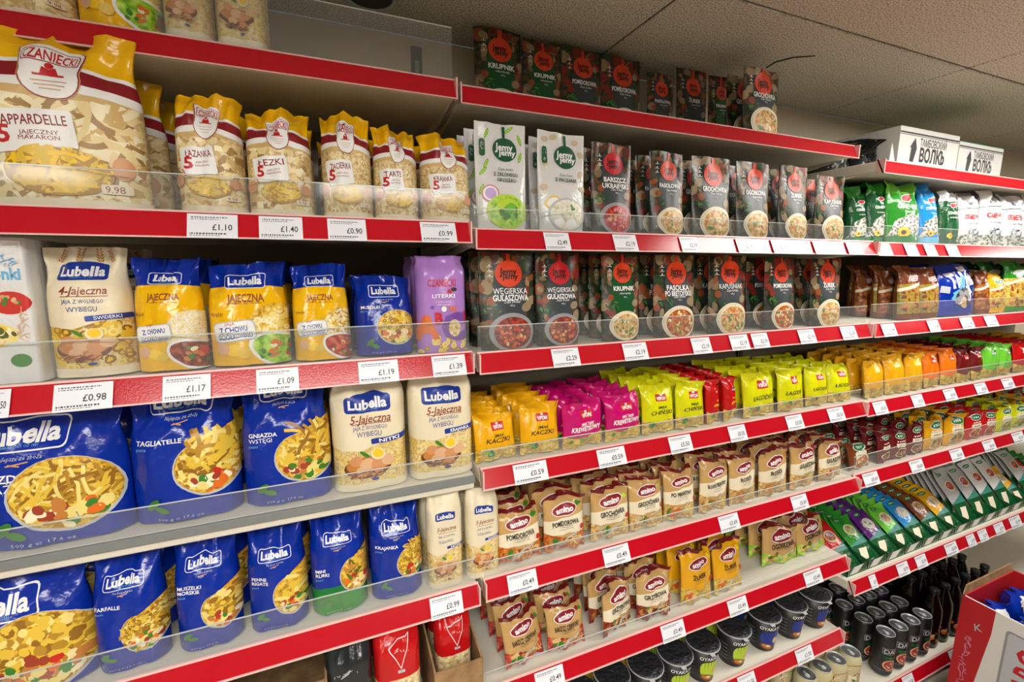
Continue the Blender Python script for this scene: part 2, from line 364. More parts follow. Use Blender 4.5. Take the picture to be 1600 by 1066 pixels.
def pack(name, w_, h_, t_, shape, art, base='white', seed=0, sealmat=None, wrinkle=1.0):
    """a filled film pack: closed body with a front and a back, and its flat seal(s) as part(s)"""
    A = art.A; R = random.Random(seed)
    NV = 22
    if shape == 'bag': vs = [0, .012, .04, .09, .15, .22, .3, .38, .46, .54, .62, .69, .75, .8, .84, .875, .905, .93, .955, .98, 1]; bs = 17
    elif shape == 'pouch': vs = [0, .01, .03, .07, .12, .2, .28, .36, .45, .55, .65, .74, .82, .88, .92, .95, 1]; bs = 14
    elif shape == 'block': vs = [0, .01, .03, .07, .14, .22, .3, .4, .5, .6, .7, .78, .84, .88, .91, .94, .965, .985, 1]; bs = 15
    elif shape == 'carton': vs = [0, .004, .25, .5, .75, .996, 1]; bs = 99
    else: vs = [0, .02, .045, .08, .13, .2, .3, .4, .5, .6, .7, .8, .87, .92, .955, .98, 1]; bs = 14
    f1, f2, f3, f4 = [R.uniform(0, 6.28) for _ in range(4)]; k1, k2 = R.uniform(4, 7), R.uniform(9, 14)
    tilt = R.uniform(-.02, .02)
    def prof(b):
        if shape == 'bag': return 1 - .12 * sstep(.15, 0, b) * 1 - .12 * sstep(.4, .75, b) - .84 * sstep(.66, .93, b) + (.0), 1 - .085 * math.exp(-((b - .80) / .13) ** 2), 3.2
        if shape == 'pouch': return .78 * (1 - sstep(-.1, .8, b)) + .2 * sstep(.02, .1, b) * (1 - sstep(.4, .93, b)) + .035, 1 - .05 * sstep(.4, 0, b), 2.2
        if shape == 'block': return 1 - .1 * sstep(.06, 0, b) - .62 * sstep(.82, .955, b) - .25 * sstep(.955, 1, b), 1 - .02 * math.sin(math.pi * b) - .1 * sstep(.85, .96, b) + .04 * sstep(.96, 1, b), 6
        if shape == 'carton': return 1, 1, 30
        return math.sin(math.pi * min(1, max(0, (b - .045) / .91))) ** .55 * .97 + .03, 1 - .05 * math.sin(math.pi * b), 2.6
    def pt(u, b, side):
        th, wf, p = prof(b)
        g = max(0, 1 - abs(u) ** p) ** (1 / (1.6 if shape != 'carton' else 3)); yy = -side * t_ / 2 * (th * g + .012)
        x = u * w_ / 2 * wf; z = b * h_
        if shape != 'carton' and wrinkle:
            e = 1 - abs(u) ** 6
            k = sstep(.45, .9, b) * .012 + .004
            if shape == 'pillow': k = .012 * (abs(b - .5) * 2) ** 2 + .004
            if shape == 'pouch': k *= .25
            k *= wrinkle
            same = sstep(.5, .85, b if shape != 'pillow' else abs(2 * b - 1))       # near a seal both films fold together
            yy += (same - side * (1 - same)) * e * k * t_ / .05 * (math.sin(k1 * u + f1 + 5 * b) * .5 + math.sin(k2 * u + f2 - 9 * b) * .35) + k * .8 * math.sin(3 * u + f3) * sstep(.8, 1, b)
            z += (.012 * h_ * wrinkle * math.sin(2.6 * u + f4) + tilt * h_ * u) * sstep(.7, 1, b) * (.3 if shape == 'pouch' else 1)
            if shape == 'bag': yy += .012 * wrinkle * sstep(.88, 1, b)
        return Vector((x, yy, z))
    front = [[pt(u, b, 1) for b in vs] for u in US]; back = [[pt(u, b, -1) for b in vs] for u in US]
    nu = len(US); nv = len(vs)
    def normals(G, sgn):
        out = []
        for i in range(nu):
            col = []
            for j in range(nv):
                du = G[min(i + 1, nu - 1)][j] - G[max(i - 1, 0)][j]; dv = G[i][min(j + 1, nv - 1)] - G[i][max(j - 1, 0)]
                n_ = du.cross(dv) * sgn; col.append(n_.normalized() if n_.length > 1e-12 else Vector((0, -sgn, 0)))
            out.append(col)
        return out
    Nf, Nb = normals(front, 1), normals(back, -1)
    for j in range(nv):
        for i in (0, nu - 1):
            q = (Nf[i][j] + Nb[i][j] + Vector((US[i], 0, 0)) * 1.0).normalized(); Nf[i][j] = q; Nb[i][j] = q
    part = lambda j: 1 if j >= bs else (2 if shape == 'pillow' and j < 2 else 0)
    mbs = [MB(), MB(), MB()]; nrm = [[], [], []]
    for G, Nn, flip in ((front, Nf, 0), (back, Nb, 1)):
        for i in range(nu - 1):
            for j in range(nv - 1):
                q = [(i, j), (i + 1, j), (i + 1, j + 1), (i, j + 1)]
                k = part(j)
                for tri in (((q[0], q[1], q[2]), (q[0], q[2], q[3])) if not flip else ((q[3], q[2], q[1]), (q[3], q[1], q[0]))):
                    if flip: tri = tri
                    mbs[k].face([G[a][b] for a, b in tri], (sealmat or base) if k else base, True); nrm[k] += [Nn[a][b] for a, b in tri]
    for j, sg in ((0, -1), (nv - 1, 1)):
        ring = [front[i][j] for i in range(nu)] + [back[i][j] for i in range(nu - 2, 0, -1)]
        if sg < 0: ring = ring[::-1]
        k = part(min(j, nv - 2)); mbs[k].face(ring, (sealmat or base) if k else base, False); nrm[k] += [Vector((0, 0, sg))] * len(ring)
    lay((US, [v * A for v in vs], front, Nf, part), art, mbs, nrm)
    m0 = mbs[0].mesh(name, nrm[0])
    m1 = mbs[1].mesh('seal', nrm[1]) if mbs[1].f else None
    m2 = mbs[2].mesh('seal', nrm[2]) if mbs[2].f else None
    return m0, m1, m2
def plate(name, w_, h_, th, art, base, parent=None, loc=(0, 0, 0), rot=(0, 0, 0)):
    """a flat printed board: front at local -y, centred on x, z from 0"""
    mb = MB(); mb.box(-w_ / 2, 0, 0, w_ / 2, th, h_, base)
    nr = [Vector((0, -1, 0))] * len(mb.v)
    nn = [nr]; P = [[Vector((-w_ / 2, 0, 0)), Vector((-w_ / 2, 0, h_))], [Vector((w_ / 2, 0, 0)), Vector((w_ / 2, 0, h_))]]
    N = [[Vector((0, -1, 0))] * 2] * 2
    lay(([-1, 1], [0, art.A], P, N, lambda j: 0), art, [mb], [[]])
    for k in range(len(mb.sm)): mb.sm[k] = False
    return mb.build(name, parent, loc, rot)

def hs(s): return sum(ord(c) * (i + 3) for i, c in enumerate(s))
# ------------------------------------------------------------------ printed designs
PASTA = ['p_yel', 'p_lt', 'p_dk', 'p_yel', 'p_bk']; CREAM = ['c_lt', 'c_md', 'c_dk', 'c_md', 'c_bk', 'c_lt']
def crimps(a, b0, b1, m, n=0):
    for k in range(n): a.line(-1, b0 + (b1 - b0) * k / n, 1, b0 + (b1 - b0) * k / n, .012, m)
    a.up()
def czaniecki(A, sub='LAZANKA', kind='shard', size=.22, n=150, blob=.6):
    a = Art(A, hs(sub) % 97)
    a.rect(-1, .05, 1, .70, 'pasta_pale'); a.fill(0, .36, 1, .32 * A, kind, CREAM, n, size, box=True)
    a.rect(-1, 0, 1, .055, 'i_cream')
    a.rect(-1, .60, 1, .67, 'clearfilm' if False else 'c_dk'); a.poly([(-1, .63), (0, .655), (1, .60), (1, .665), (0, .70), (-1, .68)], 'i_white')
    a.poly([(-1, .68), (0, .70), (1, .655), (1, .74), (0, .785), (-1, .775)], 'i_maroon')
    a.poly([(-1, .775), (0, .785), (1, .735), (1, .76), (0, .81), (-1, .80)], 'i_white')
    a.poly([(-1, .80), (0, .81), (1, .76), (1, 1), (-1, 1)], 'yellow'); crimps(a, .90, 1, 'gold', 9)
    x0 = .02
    def shield(k, m):                                    # logo plaque with notched top corners and a round foot
        g = .005 * (k - 1) * 14 / 2
        a.poly([(x0 - .34 * k, .872 + g), (x0 - .28 * k, .885 + g), (x0 + .28 * k, .885 + g), (x0 + .34 * k, .872 + g), (x0 + .29 * k, .70), (x0 - .29 * k, .70)], m)
        a.ell(x0, .705, .31 * k, .105 * A * k, m, n=24)
    shield(1.16, 'i_skin'); shield(1.12, 'i_maroon'); shield(1.07, 'i_white')
    a.rr(x0, .825, .64, .085 * A, .04, 'i_maroon'); a.rr(x0, .825, .61, .075 * A, .035, 'i_white')
    a.text('CZANIECKI', x0, .823, .062 * A, 'i_red', bold=.018, fit=.56)
    a.poly([(x0 - .1, .718), (x0 + .1, .718), (x0 + .07, .755), (x0, .742), (x0 - .07, .755)], 'i_red'); a.line(x0 - .17, .712, x0 + .17, .712, .03, 'i_red'); a.ell(x0, .762, .045, .045, 'i_red')
    for k, (wd, b) in enumerate(((.4, .68), (.34, .66), (.24, .64))): a.line(x0 - wd / 2, b, x0 + wd / 2, b, .012, 'i_skin')
    a.up()
    a.rr(-.24, .41, .96, .22 * A, .06, 'i_white', rot=.10); a.line(-.68, .335, -.60, .28, .03, 'i_red'); a.up()
    a.text(sub, -.22, .465, .055 * A, 'i_maroon', bold=.012, rot=.10, fit=.74)
    a.text('5', -.52, .385, .09 * A, 'i_red', bold=.03); a.text('JAJECZNY', -.15, .400, .06, 'i_maroon', rot=.1, fit=.4); a.text('MAKARON', -.15, .372, .06, 'i_maroon', rot=.1, fit=.42)
    a.ell(.02, .20, blob, blob * .56, 'p_dk', n=20); a.fill(.02, .21, blob, blob * .58, 'ribbon' if kind != 'thin' else 'thin', ['p_yel', 'p_yel', 'i_yellow', 'p_dk'], 90, .26)
    a.ell(.72, .24, .13, .17, 'i_egg'); a.ell(-.78, .25, .14, .2, 'i_egg')
    a.rr(.62, .12, .36, .14, .03, 'i_cream'); a.text('9.98', .6, .12, .1, 'i_maroon')
    return dict(art=a, shape='bag', base='cream', seal='yellow')
def logo(a, x, b, k, filled=True, m='i_white'):
    """rounded plaque with the maker's word"""
    if filled: a.rr(x, b, 1.22 * k, .46 * k, .10 * k, 'i_blue', up=True); a.ell(x, b + .19 * k / a.A, .5 * k, .1 * k, 'i_blue')
    else:
        a.rr(x, b, 1.26 * k, .48 * k, .10 * k, m); a.rr(x, b, 1.215 * k, .435 * k, .09 * k, 'blue')
    a.text('Lubella', x, b + .02 / a.A, .27 * k, 'i_white', bold=.035, fit=1.02 * k)
    a.text('MAKARONY OD 1881', x, b - .155 * k / a.A, .045 * k, 'i_sky', fit=.5 * k)
def leaf(a, x, b, k, m='i_green', rot=.8): a.ell(x, b, .1 * k, .05 * k, m, rot); a.ell(x + .1 * k, b - .08 * k / a.A, .09 * k, .045 * k, m, rot - 1.2)
def lub_blue(A, drop=True, lines=('FARFALLE',), kind='bow', size=.2, n=110, wx=.55, wb=.31, wrx=.66, wry=.62, lb=.74, lk=.92, food=True, green=False, mats=PASTA, tag_='Najlepsze ze zboża', lx=0, tb=.50, tx=-.8, th=.12):
    a = Art(A, hs(lines[0]) % 89)
    if green: a.rect(-1, 0, 1, .22, 'green'); a.poly([(-1, .22), (1, .22), (1, .30), (-1, .26)], 'i_green')
    crimps(a, .9, 1, 'blue_dark', 6)
    logo(a, lx, lb, lk, False)
    a.text(tag_, lx, lb - .33 * lk / A, .075 * lk, 'i_silver', shear=.4, fit=.62 * lk)
    a.line(lx - .15, lb - .45 * lk / A, lx + .12, lb - .41 * lk / A, .02, 'i_skin'); a.line(lx - .12, lb - .43 * lk / A, lx + .02, lb - .47 * lk / A, .02, 'i_skin'); a.up()
    for k, t in enumerate(lines): a.text(t, tx, tb - k * th * 1.3 / A, th, 'i_white', bold=.02, left=True)
    a.text('pasta', tx, tb - len(lines) * th * 1.3 / A, th * .7, 'i_sky', left=True)
    a.ell(wx, wb, wrx, wry, 'i_silver', n=28); a.ell(wx, wb + .02 / A, wrx * .955, wry * .955, 'pasta', n=28)
    a.fill(wx, wb + .02 / A, wrx * .95, wry * .95, kind, mats, n, size)
    if drop:                                               # the window runs up to the right edge of the front
        x0_, b0_, b1_ = wx - wrx * .62, wb + wry * .72 / A, wb + wry * 1.5 / A
        a.poly([(x0_, b0_), (1, wb), (1, b1_)], 'pasta'); ln = lambda x: b0_ + (b1_ - b0_) * (x - x0_) / (1 - x0_)
        a.fill((x0_ + 1) / 2, (wb + b1_) / 2, (1 - x0_) / 2, (b1_ - wb) / 2 * A, kind, mats, n // 2, size, box=True, keep=lambda x, b: b < ln(x) - size * .3 / A and b > wb)
    if food:
        lo = lambda x, b: b < wb - wry * .25 / A
        a.fill(wx, wb, wrx * .93, wry * .93, 'blob', ['c_md', 'p_lt', 'i_bread', 'i_meat', 'i_leaf', 'i_carrot', 'p_lt', 'c_lt'], 110, .22, keep=lo)
        a.fill(wx, wb - wry * .2 / A, wrx * .6, wry * .3, 'blob', ['i_leaf', 'i_tomato', 'i_meat'], 7, .2)
    leaf(a, -.55, .16, 1.5, 'i_leaf'); a.text('500 g ℮ 17.6 oz', -.1, .035, .06, 'i_silver', fit=.8)
    return dict(art=a, shape='bag', base='blue', seal='blue')
def lub_jaj(A, kind='grain', size=.12, n=240, sub='Ryż', soup='goulash', blob=('c_lt', 'rice', 'c_md'), fill=('c_lt', 'c_md', 'i_white')):
    a = Art(A, hs(sub) % 91)
    a.rect(-1, 0, 1, .73, 'yellow'); a.ell(0, .715, 1.3, .16, 'yellow', n=24)
    logo(a, 0, .815, .86, False)
    a.text('JAJECZNA', 0, .65, .22, 'i_brown', bold=.02, fit=.92); a.line(-.4, .60, -.12, .60, .015, 'i_brown'); a.line(.12, .60, .4, .60, .015, 'i_brown'); a.text('∞', 0, .60, .09, 'i_brown')
    a.text(sub, -.72, .50, .1, 'i_brown', left=False, fit=.3)
    a.ell(.75, .32, .76, .8, 'rice' if kind == 'grain' else 'pasta', n=26); a.fill(.75, .32, .74, .78, kind, list(fill), n, size)
    a.ell(.80, .13, .84, .50, 'i_white', n=26, rot=-.35); a.ell(.82, .13, .76, .42, soup, n=26, rot=-.35)
    a.fill(.82, .13, .66, .36, 'blob', ['i_leaf', 'i_bread', 'i_tomato', 'c_lt', 'i_carrot'], 26, .16)
    a.ell(-.35, .15, .2, .17, 'i_yellow'); a.ell(-.62, .17, .16, .18, 'i_egg2'); a.ell(-.12, .12, .18, .15, 'p_yel')
    a.rr(-.30, .335, 1.04, .56, .14, 'i_silver', rot=.10); a.rr(-.30, .335, .98, .50, .12, 'i_white', rot=.10)
    a.text('JAJA', -.42, .405, .08, 'i_red', rot=.1, bold=.01); a.text('Z CHOWU', -.32, .352, .16, 'i_blue', bold=.02, rot=.1, fit=.66); a.text('ŚCIÓŁKOWEGO', -.28, .290, .14, 'i_blue', bold=.01, rot=.1, fit=.8)
    a.line(-.7, .262, .12, .285, .02, 'i_blue')
    return dict(art=a, shape='bag', base='blue', seal='blue')
def lub_egg(A, name='NITKI', no='5', kind='thin', n=260, wheat=False, size=.2, eggs='WOLNEGO', lk=1.0, shape='block'):
    a = Art(A, hs(name + no) % 93)
    mm = PASTA if wheat else ['p_lt', 'c_md', 'p_yel', 'c_dk', 'p_lt']
    a.rect(-1, .04, 1, .44, 'pasta_pale'); a.fill(0, .25, 1.0, .21 * A, kind, mm, n, size, box=True)
    a.poly([(-1, .40), (-.3, .37), (.5, .44), (1, .50), (1, .60), (-1, .6)], 'cream'); a.rect(-1, .0, 1, .07, 'i_cream'); a.rect(-1, .44, 1, .84, 'cream')
    logo(a, -.05, .79 if not wheat else .80, lk, True)
    if wheat:
        for x, r in ((-.62, .5), (-.15, .1), (.3, -.15), (.66, -.5)):
            for k in range(5):
                for sgn in (-1, 1):
                    dx, dy = rot2(sgn * .045, .085 * k - .1, -r); a.ell(x + dx, .915 + dy / A, .045, .02, 'i_bread', rot=1.57 - sgn * .6 - r, n=8, up=False)
            a.line(x - .1 * r, .88, x, .93, .012, 'i_bread')
        a.up()
    a.text(no + '-Jajeczna', 0, .66, .23, 'i_brown', bold=.012, shear=.25, fit=1.08); a.line(-.5, .615, .55, .615, .02, 'i_brown')
    a.text('JAJA Z ' + eggs, -.02, .578, .12, 'i_blue', fit=.92); a.text('WYBIEGU' if eggs == 'WOLNEGO' else 'ŚCIÓŁKOWEGO', -.05, .52, .15, 'i_blue', fit=.66 if eggs == 'WOLNEGO' else .8)
    a.rr(.48, .455, .98, .155, .03, 'i_blue', rot=.08); a.text(name, .48, .455, .10, 'i_white', bold=.03, rot=.08, fit=.6)
    a.ell(-.12, .215, .62, .30, 'i_wood', n=24); a.ell(-.12, .235, .56, .26, 'i_bread', n=24)
    for x, b, r, m in ((-.42, .285, .17, 'i_egg'), (-.14, .245, .2, 'i_egg2'), (.16, .23, .2, 'i_egg'), (.42, .26, .18, 'i_egg2'), (.16, .33, .2, 'i_cream'), (-.28, .19, .17, 'i_egg2'), (.1, .165, .17, 'i_egg')): a.ell(x, b, r, r * .86, m, n=14)
    a.ell(.16, .335, .15, .13, 'i_yellow'); a.ell(-.2, .34, .16, .05, 'i_leaf', rot=-.7)
    a.fill(-.12, .15, .56, .14, 'thin', ['i_wood', 'i_bread', 'i_brown'], 26, .3, rot=1.5); a.ell(.05, .105, .1, .04, 'i_blue')
    return dict(art=a, shape=shape, base='cream', seal='cream')
def literki(A):
    a = Art(A, 5)
    a.fill(0, .10, 1, .12 * A, 'ring', ['p_yel', 'p_lt', 'p_dk'], 60, .2, box=True)
    a.text('CZANIECKI', -.05, .72, .28, 'i_red', bold=.02, fit=1.1); a.ell(.42, .65, .12, .08, 'i_dark'); a.ell(.25, .63, .1, .08, 'i_red')
    a.text('LITERKI', 0, .585, .15, 'i_white', bold=.02, fit=.9); a.text('5 JAJECZNY', 0, .525, .06, 'i_white', fit=.6); a.text('MAKARON', 0, .495, .06, 'i_white', fit=.5)
    a.text('A', -.68, .27, .85, 'i_orange', bold=.06); a.text('B', -.22, .36, .42, 'i_red', bold=.05); a.text('C', .40, .27, .95, 'i_purple', bold=.08); a.text('i', .82, .38, .4, 'i_red', bold=.04)
    a.ell(.40, .25, .24, .34, 'pasta_pale'); a.text('W', .35, .45, .22, 'i_orange', bold=.03); a.ell(0, .45, .11, .11, 'i_white'); a.ell(-.45, .47, .07, .07, 'i_purple')
    return dict(art=a, shape='block', base='purple', seal='purple')
def vegbox(A):
    a = Art(A, 6)
    a.text('Makaronki', .05, .76, .34, 'i_sky', bold=.04, fit=1.55); a.ell(-.3, .70, .2, .1, 'i_lgreen', rot=.5)
    a.ell(.50, .56, .46, .34, 'i_tomato', n=24); a.fill(.50, .58, .3, .2, 'blob', ['i_leaf', 'i_skin', 'i_egg2'], 16, .14)
    a.ell(.0, .34, .62, .36, 'p_lt', n=24); a.fill(0, .34, .6, .34, 'blob', ['i_olive', 'c_md', 'p_yel', 'i_dark', 'c_lt'], 90, .2)
    a.ell(.58, .16, .24, .2, 'i_leaf', n=16); a.ell(-.2, .08, .22, .2, 'i_carrot'); a.rr(-.2, .02, .35, .2, .05, 'i_tan')
    a.fill(.5, .85, .4, .2, 'thin', ['i_sky'], 12, .2); a.fill(.75, .4, .2, .6, 'thin', ['i_egg2'], 14, .2)
    return dict(art=a, shape='carton', base='white', seal=None)
def jemy_light(A, veg='pea'):
    a = Art(A, 11 if veg == 'pea' else 12)
    if veg == 'pea':
        for x, b, r in ((-.55, .9, 1.2), (.75, .86, 1.9), (.35, .95, .6), (-.72, .55, .8), (-.6, .62, 1.1), (.75, .7, 1.3), (-.8, .38, 1.2)):
            a.ell(x, b, .2, .06, 'i_lgreen', rot=r); 
            for k in (-1, 0, 1): a.ell(x + .09 * k * math.cos(r), b + .09 * k * math.sin(r) / A, .035, .035, 'i_lime', n=8, up=False)
            a.up()
        a.ell(-.5, .34, .32, .32, 'i_pink', n=20); a.ell(-.5, .34, .27, .27, 'i_white', n=20); a.ell(-.5, .34, .2, .2, 'i_lilac', n=20)
    else:
        for x, b in ((-.7, .92), (-.35, .95), (.6, .92), (.85, .8), (.8, .6), (-.7, .7), (-.8, .45), (.85, .45)):
            a.ell(x, b, .16, .11, 'i_mush', rot=b * 7); a.rr(x + .03, b - .05, .07, .16, .03, 'i_cream')
        a.ell(-.5, .30, .3, .2, 'i_yellow', rot=.5, n=20); a.ell(-.5, .30, .24, .15, 'i_white', rot=.5, n=20)
    a.poly([(.08, .98), (.22, .98), (.2, .85), (.1, .85)], 'i_dkgreen'); a.ell(.15, .76, .48, .43, 'i_dkgreen', n=28)
    a.text('Jemy', .12, .785, .26, 'i_white', bold=.03, fit=.72); a.text('jemy', .24, .735, .22, 'i_white', bold=.03, fit=.68)
    a.rr(-.72, .77, .22, .62, .09, 'i_dkgreen'); a.fill(-.72, .77, .08, .26, 'thin', ['i_white'], 8, .1)
    a.text('Zupa krem', .12, .575, .1, 'i_dkgreen', shear=.3, fit=.6); a.text('Z ZIELONEGO' if veg == 'pea' else 'Z PIECZAREK', .12, .525, .12, 'i_dkgreen', bold=.02, fit=.95)
    if veg == 'pea': a.text('GROSZKU', .14, .472, .12, 'i_dkgreen', bold=.02, fit=.75)
    a.ell(.1, .175, .80, .62, 'i_silver' if veg != 'pea' else 'i_lime', n=32); a.ell(.1, .175, .72, .55, 'soup_green' if veg == 'pea' else 'soup_white', n=32)
    if veg == 'pea':
        a.ell(.12, .2, .46, .36, 'i_lime', n=20); a.fill(.15, .17, .42, .38, 'blob', ['i_leaf', 'i_green', 'i_lgreen'], 24, .3)
    else:
        a.fill(.3, .24, .2, .16, 'blob', ['i_leaf'], 7, .16); a.ell(.2, .08, .26, .15, 'i_white'); a.ell(-.3, .1, .2, .12, 'i_white'); a.fill(.1, .2, .5, .4, 'blob', ['i_leaf', 'i_mush'], 12, .05)
    return dict(art=a, shape='pouch', base='white', seal='white')
def jemy_dark(A, t1='FASOLOWA', t2=None, disc='i_orange', soup='soup_tan', plate_='i_cream', field='i_slate', full=True, sub='Zupa świata', seed=1, veg=('i_carrot', 'i_tomato', 'i_mush', 'i_leaf', 'i_tan')):
    a = Art(A, seed)
    veg = list(veg); VM = dict(i_carrot='v_car', i_tomato='v_tom', i_redor='v_tom', i_mush='v_mus', i_leaf='v_leaf', i_tan='v_cream', i_cream='v_cream')
    a.poly([(-1, 0), (1, 0), (1, 1), (-1, 1)], 'vegprint')
    for k in range(26):                                    # vegetables around the rim of the print
        x = a.r.choice([-1, 1]) * a.r.uniform(.55, .95) if k > 8 else a.r.uniform(-.9, .9); b = a.r.uniform(.25, .97) if k > 8 else a.r.uniform(.9, .98)
        r_ = a.r.uniform(.13, .26); a.ell(x, b, r_ * 1.1, r_ * a.r.uniform(.4, 1), a.r.choice([VM.get(q, q) for q in veg] + ['v_meat', 'v_cream']), rot=a.r.uniform(0, 3), n=10, up=(k % 4 == 3))
    a.poly([(-.62, .38), (-.5, .3), (.5, .3), (.66, .42), (.58, .88), (-.42, .88)], field); a.ell(.05, .5, .62, .5, field, n=20)
    a.fill(-.55, .40, .36, .3, 'grain', ['v_leaf', 'i_leaf', 'v_leaf'], 22, .2); a.ell(-.62, .50, .15, .15, VM.get(veg[0], 'v_car'), n=14); a.ell(.66, .43, .2, .15, VM.get(veg[-1], 'v_cream'), rot=.5, n=14)
    a.poly([(-.02, .99), (.16, .99), (.14, .85), (0, .85)], disc); a.ell(.07, .78, .50, .46, disc, n=28)
    a.text('Jemy', .05, .805, .24, 'i_black', bold=.03, fit=.62); a.text('jemy', .12, .755, .2, 'i_black', bold=.03, fit=.58)
    for k in range(3): a.line(-.72, .85 - .05 * k, -.5, .85 - .05 * k, .018, 'i_white'); a.ell(-.61, .865 - .05 * k, .03, .03, 'i_white', n=8, up=False)
    a.up()
    a.text(t1, .1, .60, .2, 'i_white', bold=.03, fit=min(1.25, .16 * len(t1)))
    if t2: a.text(t2, .1, .53, .2, 'i_white', bold=.03, fit=min(1.3, .15 * len(t2)))
    a.text(sub, .12, .545 if not t2 else .49, .1, 'i_white', shear=.3, fit=.6); a.text('450 g', .12, .50 if not t2 else .45, .06, 'i_white', shear=.3)
    a.ell(.08, .17, .84, .66, plate_, n=34); a.ell(.1, .165, .70, .54, soup, n=30)
    if plate_ == 'i_cream':
        for k in range(26):
            t = 1.2 + k * .11; a.line(.08 + .80 * math.cos(t), .17 + .62 * math.sin(t) / A, .08 + .74 * math.cos(t), .17 + .57 * math.sin(t) / A, .018, 'i_grey')
        a.up()
    a.fill(.1, .17, .66, .5, 'blob', {'goulash': ['i_tan', 'i_carrot', 'i_tomato', 'i_meat', 'i_bread'], 'soup_red': ['i_egg2', 'i_tomato', 'i_pink', 'i_beet']}.get(soup, ['i_cream', 'i_tan', 'i_bread', 'i_carrot', 'i_leaf', 'c_md']), 46, .14)
    return dict(art=a, shape='pouch', base='charcoal', seal='charcoal')
def vifon(A, body='vgold', t1='SMAK', t2='KACZKI', ink_='i_dark', foot='noodles', badge='i_red'):
    a = Art(A, hs(t2) % 83)
    a.rr(.05, .72, .62, .36, .02, badge); a.text('VIFON', .05, .705, .16, 'i_white', bold=.04, fit=.5); a.ell(.05, .775, .07, .05, 'i_white', n=8)
    a.text(t1, .08, .52, .13, ink_, bold=.02, shear=.15, fit=min(.7, .14 * len(t1))); a.text(t2, .05, .42, .2, ink_, bold=.015 if ink_ == 'i_dark' else .03, shear=.2, fit=min(1.45, .2 * len(t2)))
    a.poly([(-1, 0), (1, 0), (1, .30), (.3, .25), (-.3, .2), (-1, .28)], foot); a.fill(.25, .14, .65, .24, 'thin', ['p_lt', 'p_yel', 'p_dk'], 90, .22)
    a.fill(-.45, .17, .35, .2, 'blob', ['i_leaf', 'i_green', 'i_lgreen', 'p_yel', 'i_bread'], 16, .28)
    return dict(art=a, shape='pillow', base=body, seal=body)
def amino(A, t='POMIDOROWA', veg=('i_tomato', 'i_leaf'), foot='soup_tan', body='kraft', pale=True, seed=1):
    a = Art(A, seed)
    a.rect(-1, .93, 1, 1, 'maroon'); a.rect(-1, 0, 1, .05, 'maroon')
    if pale: a.poly([(-1, .55), (1, .66), (1, .32), (-1, .30)], 'i_cream')
    a.poly([(-1, 0), (1, 0), (1, .34), (.2, .22), (-1, .34)], foot)
    a.fill(.45, .17, .55, .3, 'thin', ['p_lt', 'p_yel', 'c_md'], 40, .26); a.fill(-.5, .18, .45, .34, 'blob', list(veg) + ['i_bread', 'i_tan'], 26, .3)
    a.fill(.62, .82, .3, .16, 'blob', list(veg), 12, .26)
    a.line(-.35, .02, .1, .22, .09, 'i_silver'); a.line(.1, .22, .55, .33, .07, 'i_silver'); a.up()
    a.ell(-.05, .74, .62, .27, 'i_white', n=26, rot=.12); a.ell(-.05, .74, .58, .235, 'i_maroon', n=26, rot=.12)
    a.text('amino', -.05, .745, .23, 'i_white', bold=.04, rot=.12, fit=.84); a.text('DOMOWA ZUPA', -.03, .695, .045, 'i_white', rot=.12, fit=.4)
    a.text(t, -.02, .515, .22, 'i_dark', bold=.03, rot=.06, fit=min(1.3, .17 * len(t))); a.text('z lubczykiem', 0, .45, .06, 'i_dark', fit=.8, rot=.06); a.text('i natką pietruszki', 0, .41, .055, 'i_dark', fit=.75, rot=.06)
    a.ell(.82, .4, .1, .12, 'i_red')
    return dict(art=a, shape='pillow', base=body, seal='maroon')
def seedbag(A, body='green', t1='СЕМЕЧКИ', top='lgreen', tc='i_white', foot='i_green', w='seeds'):
    a = Art(A, hs(body + t1) % 79)
    a.rect(-1, .80, 1, 1, top); a.ell(0, .72, .4, .16, 'i_white', rot=.2); a.ell(0, .72, .36, .13, 'i_red' if body != 'white' else 'i_dark', rot=.2)
    a.text(t1, 0, .58, .17, tc, bold=.03, fit=1.2); a.text('жареные', 0, .50, .1, tc, fit=.7)
    a.poly([(-1, .1), (1, .16), (1, .42), (.2, .47), (-.7, .36)], w); a.ell(-.35, .16, .3, .2, 'i_yellow', n=14); a.ell(-.35, .16, .12, .09, 'i_wood'); a.rect(-1, 0, 1, .10, foot)
    a.ell(.5, .1, .14, .14, 'i_white'); a.ell(.5, .1, .08, .08, 'i_dark')
    return dict(art=a, shape='bag', base=body, seal=top)
def wolf(A):
    a = Art(A, 21); a.rect(-1, 0, 1, .2, 'seeds'); a.rr(0, .84, .9, .36, .05, 'i_silver'); a.text('ВОЛКb', .1, .83, .16, 'i_dark', bold=.03, fit=.6); a.poly([(-.42, .78), (-.3, .78), (-.28, .9), (-.36, .87)], 'i_dark')
    a.line(-1, .70, 1, .74, .04, 'i_dark'); a.up(); a.text('СЕМЕЧКИ', 0, .55, .24, 'i_red', bold=.04, fit=1.5); a.text('жареные отборные', 0, .43, .08, 'i_dark', fit=1.2)
    a.fill(0, .26, .9, .25, 'grain', ['i_dark', 'i_grey', 'i_blue', 'i_white'], 34, .26)
    return dict(art=a, shape='bag', base='white', seal='white')
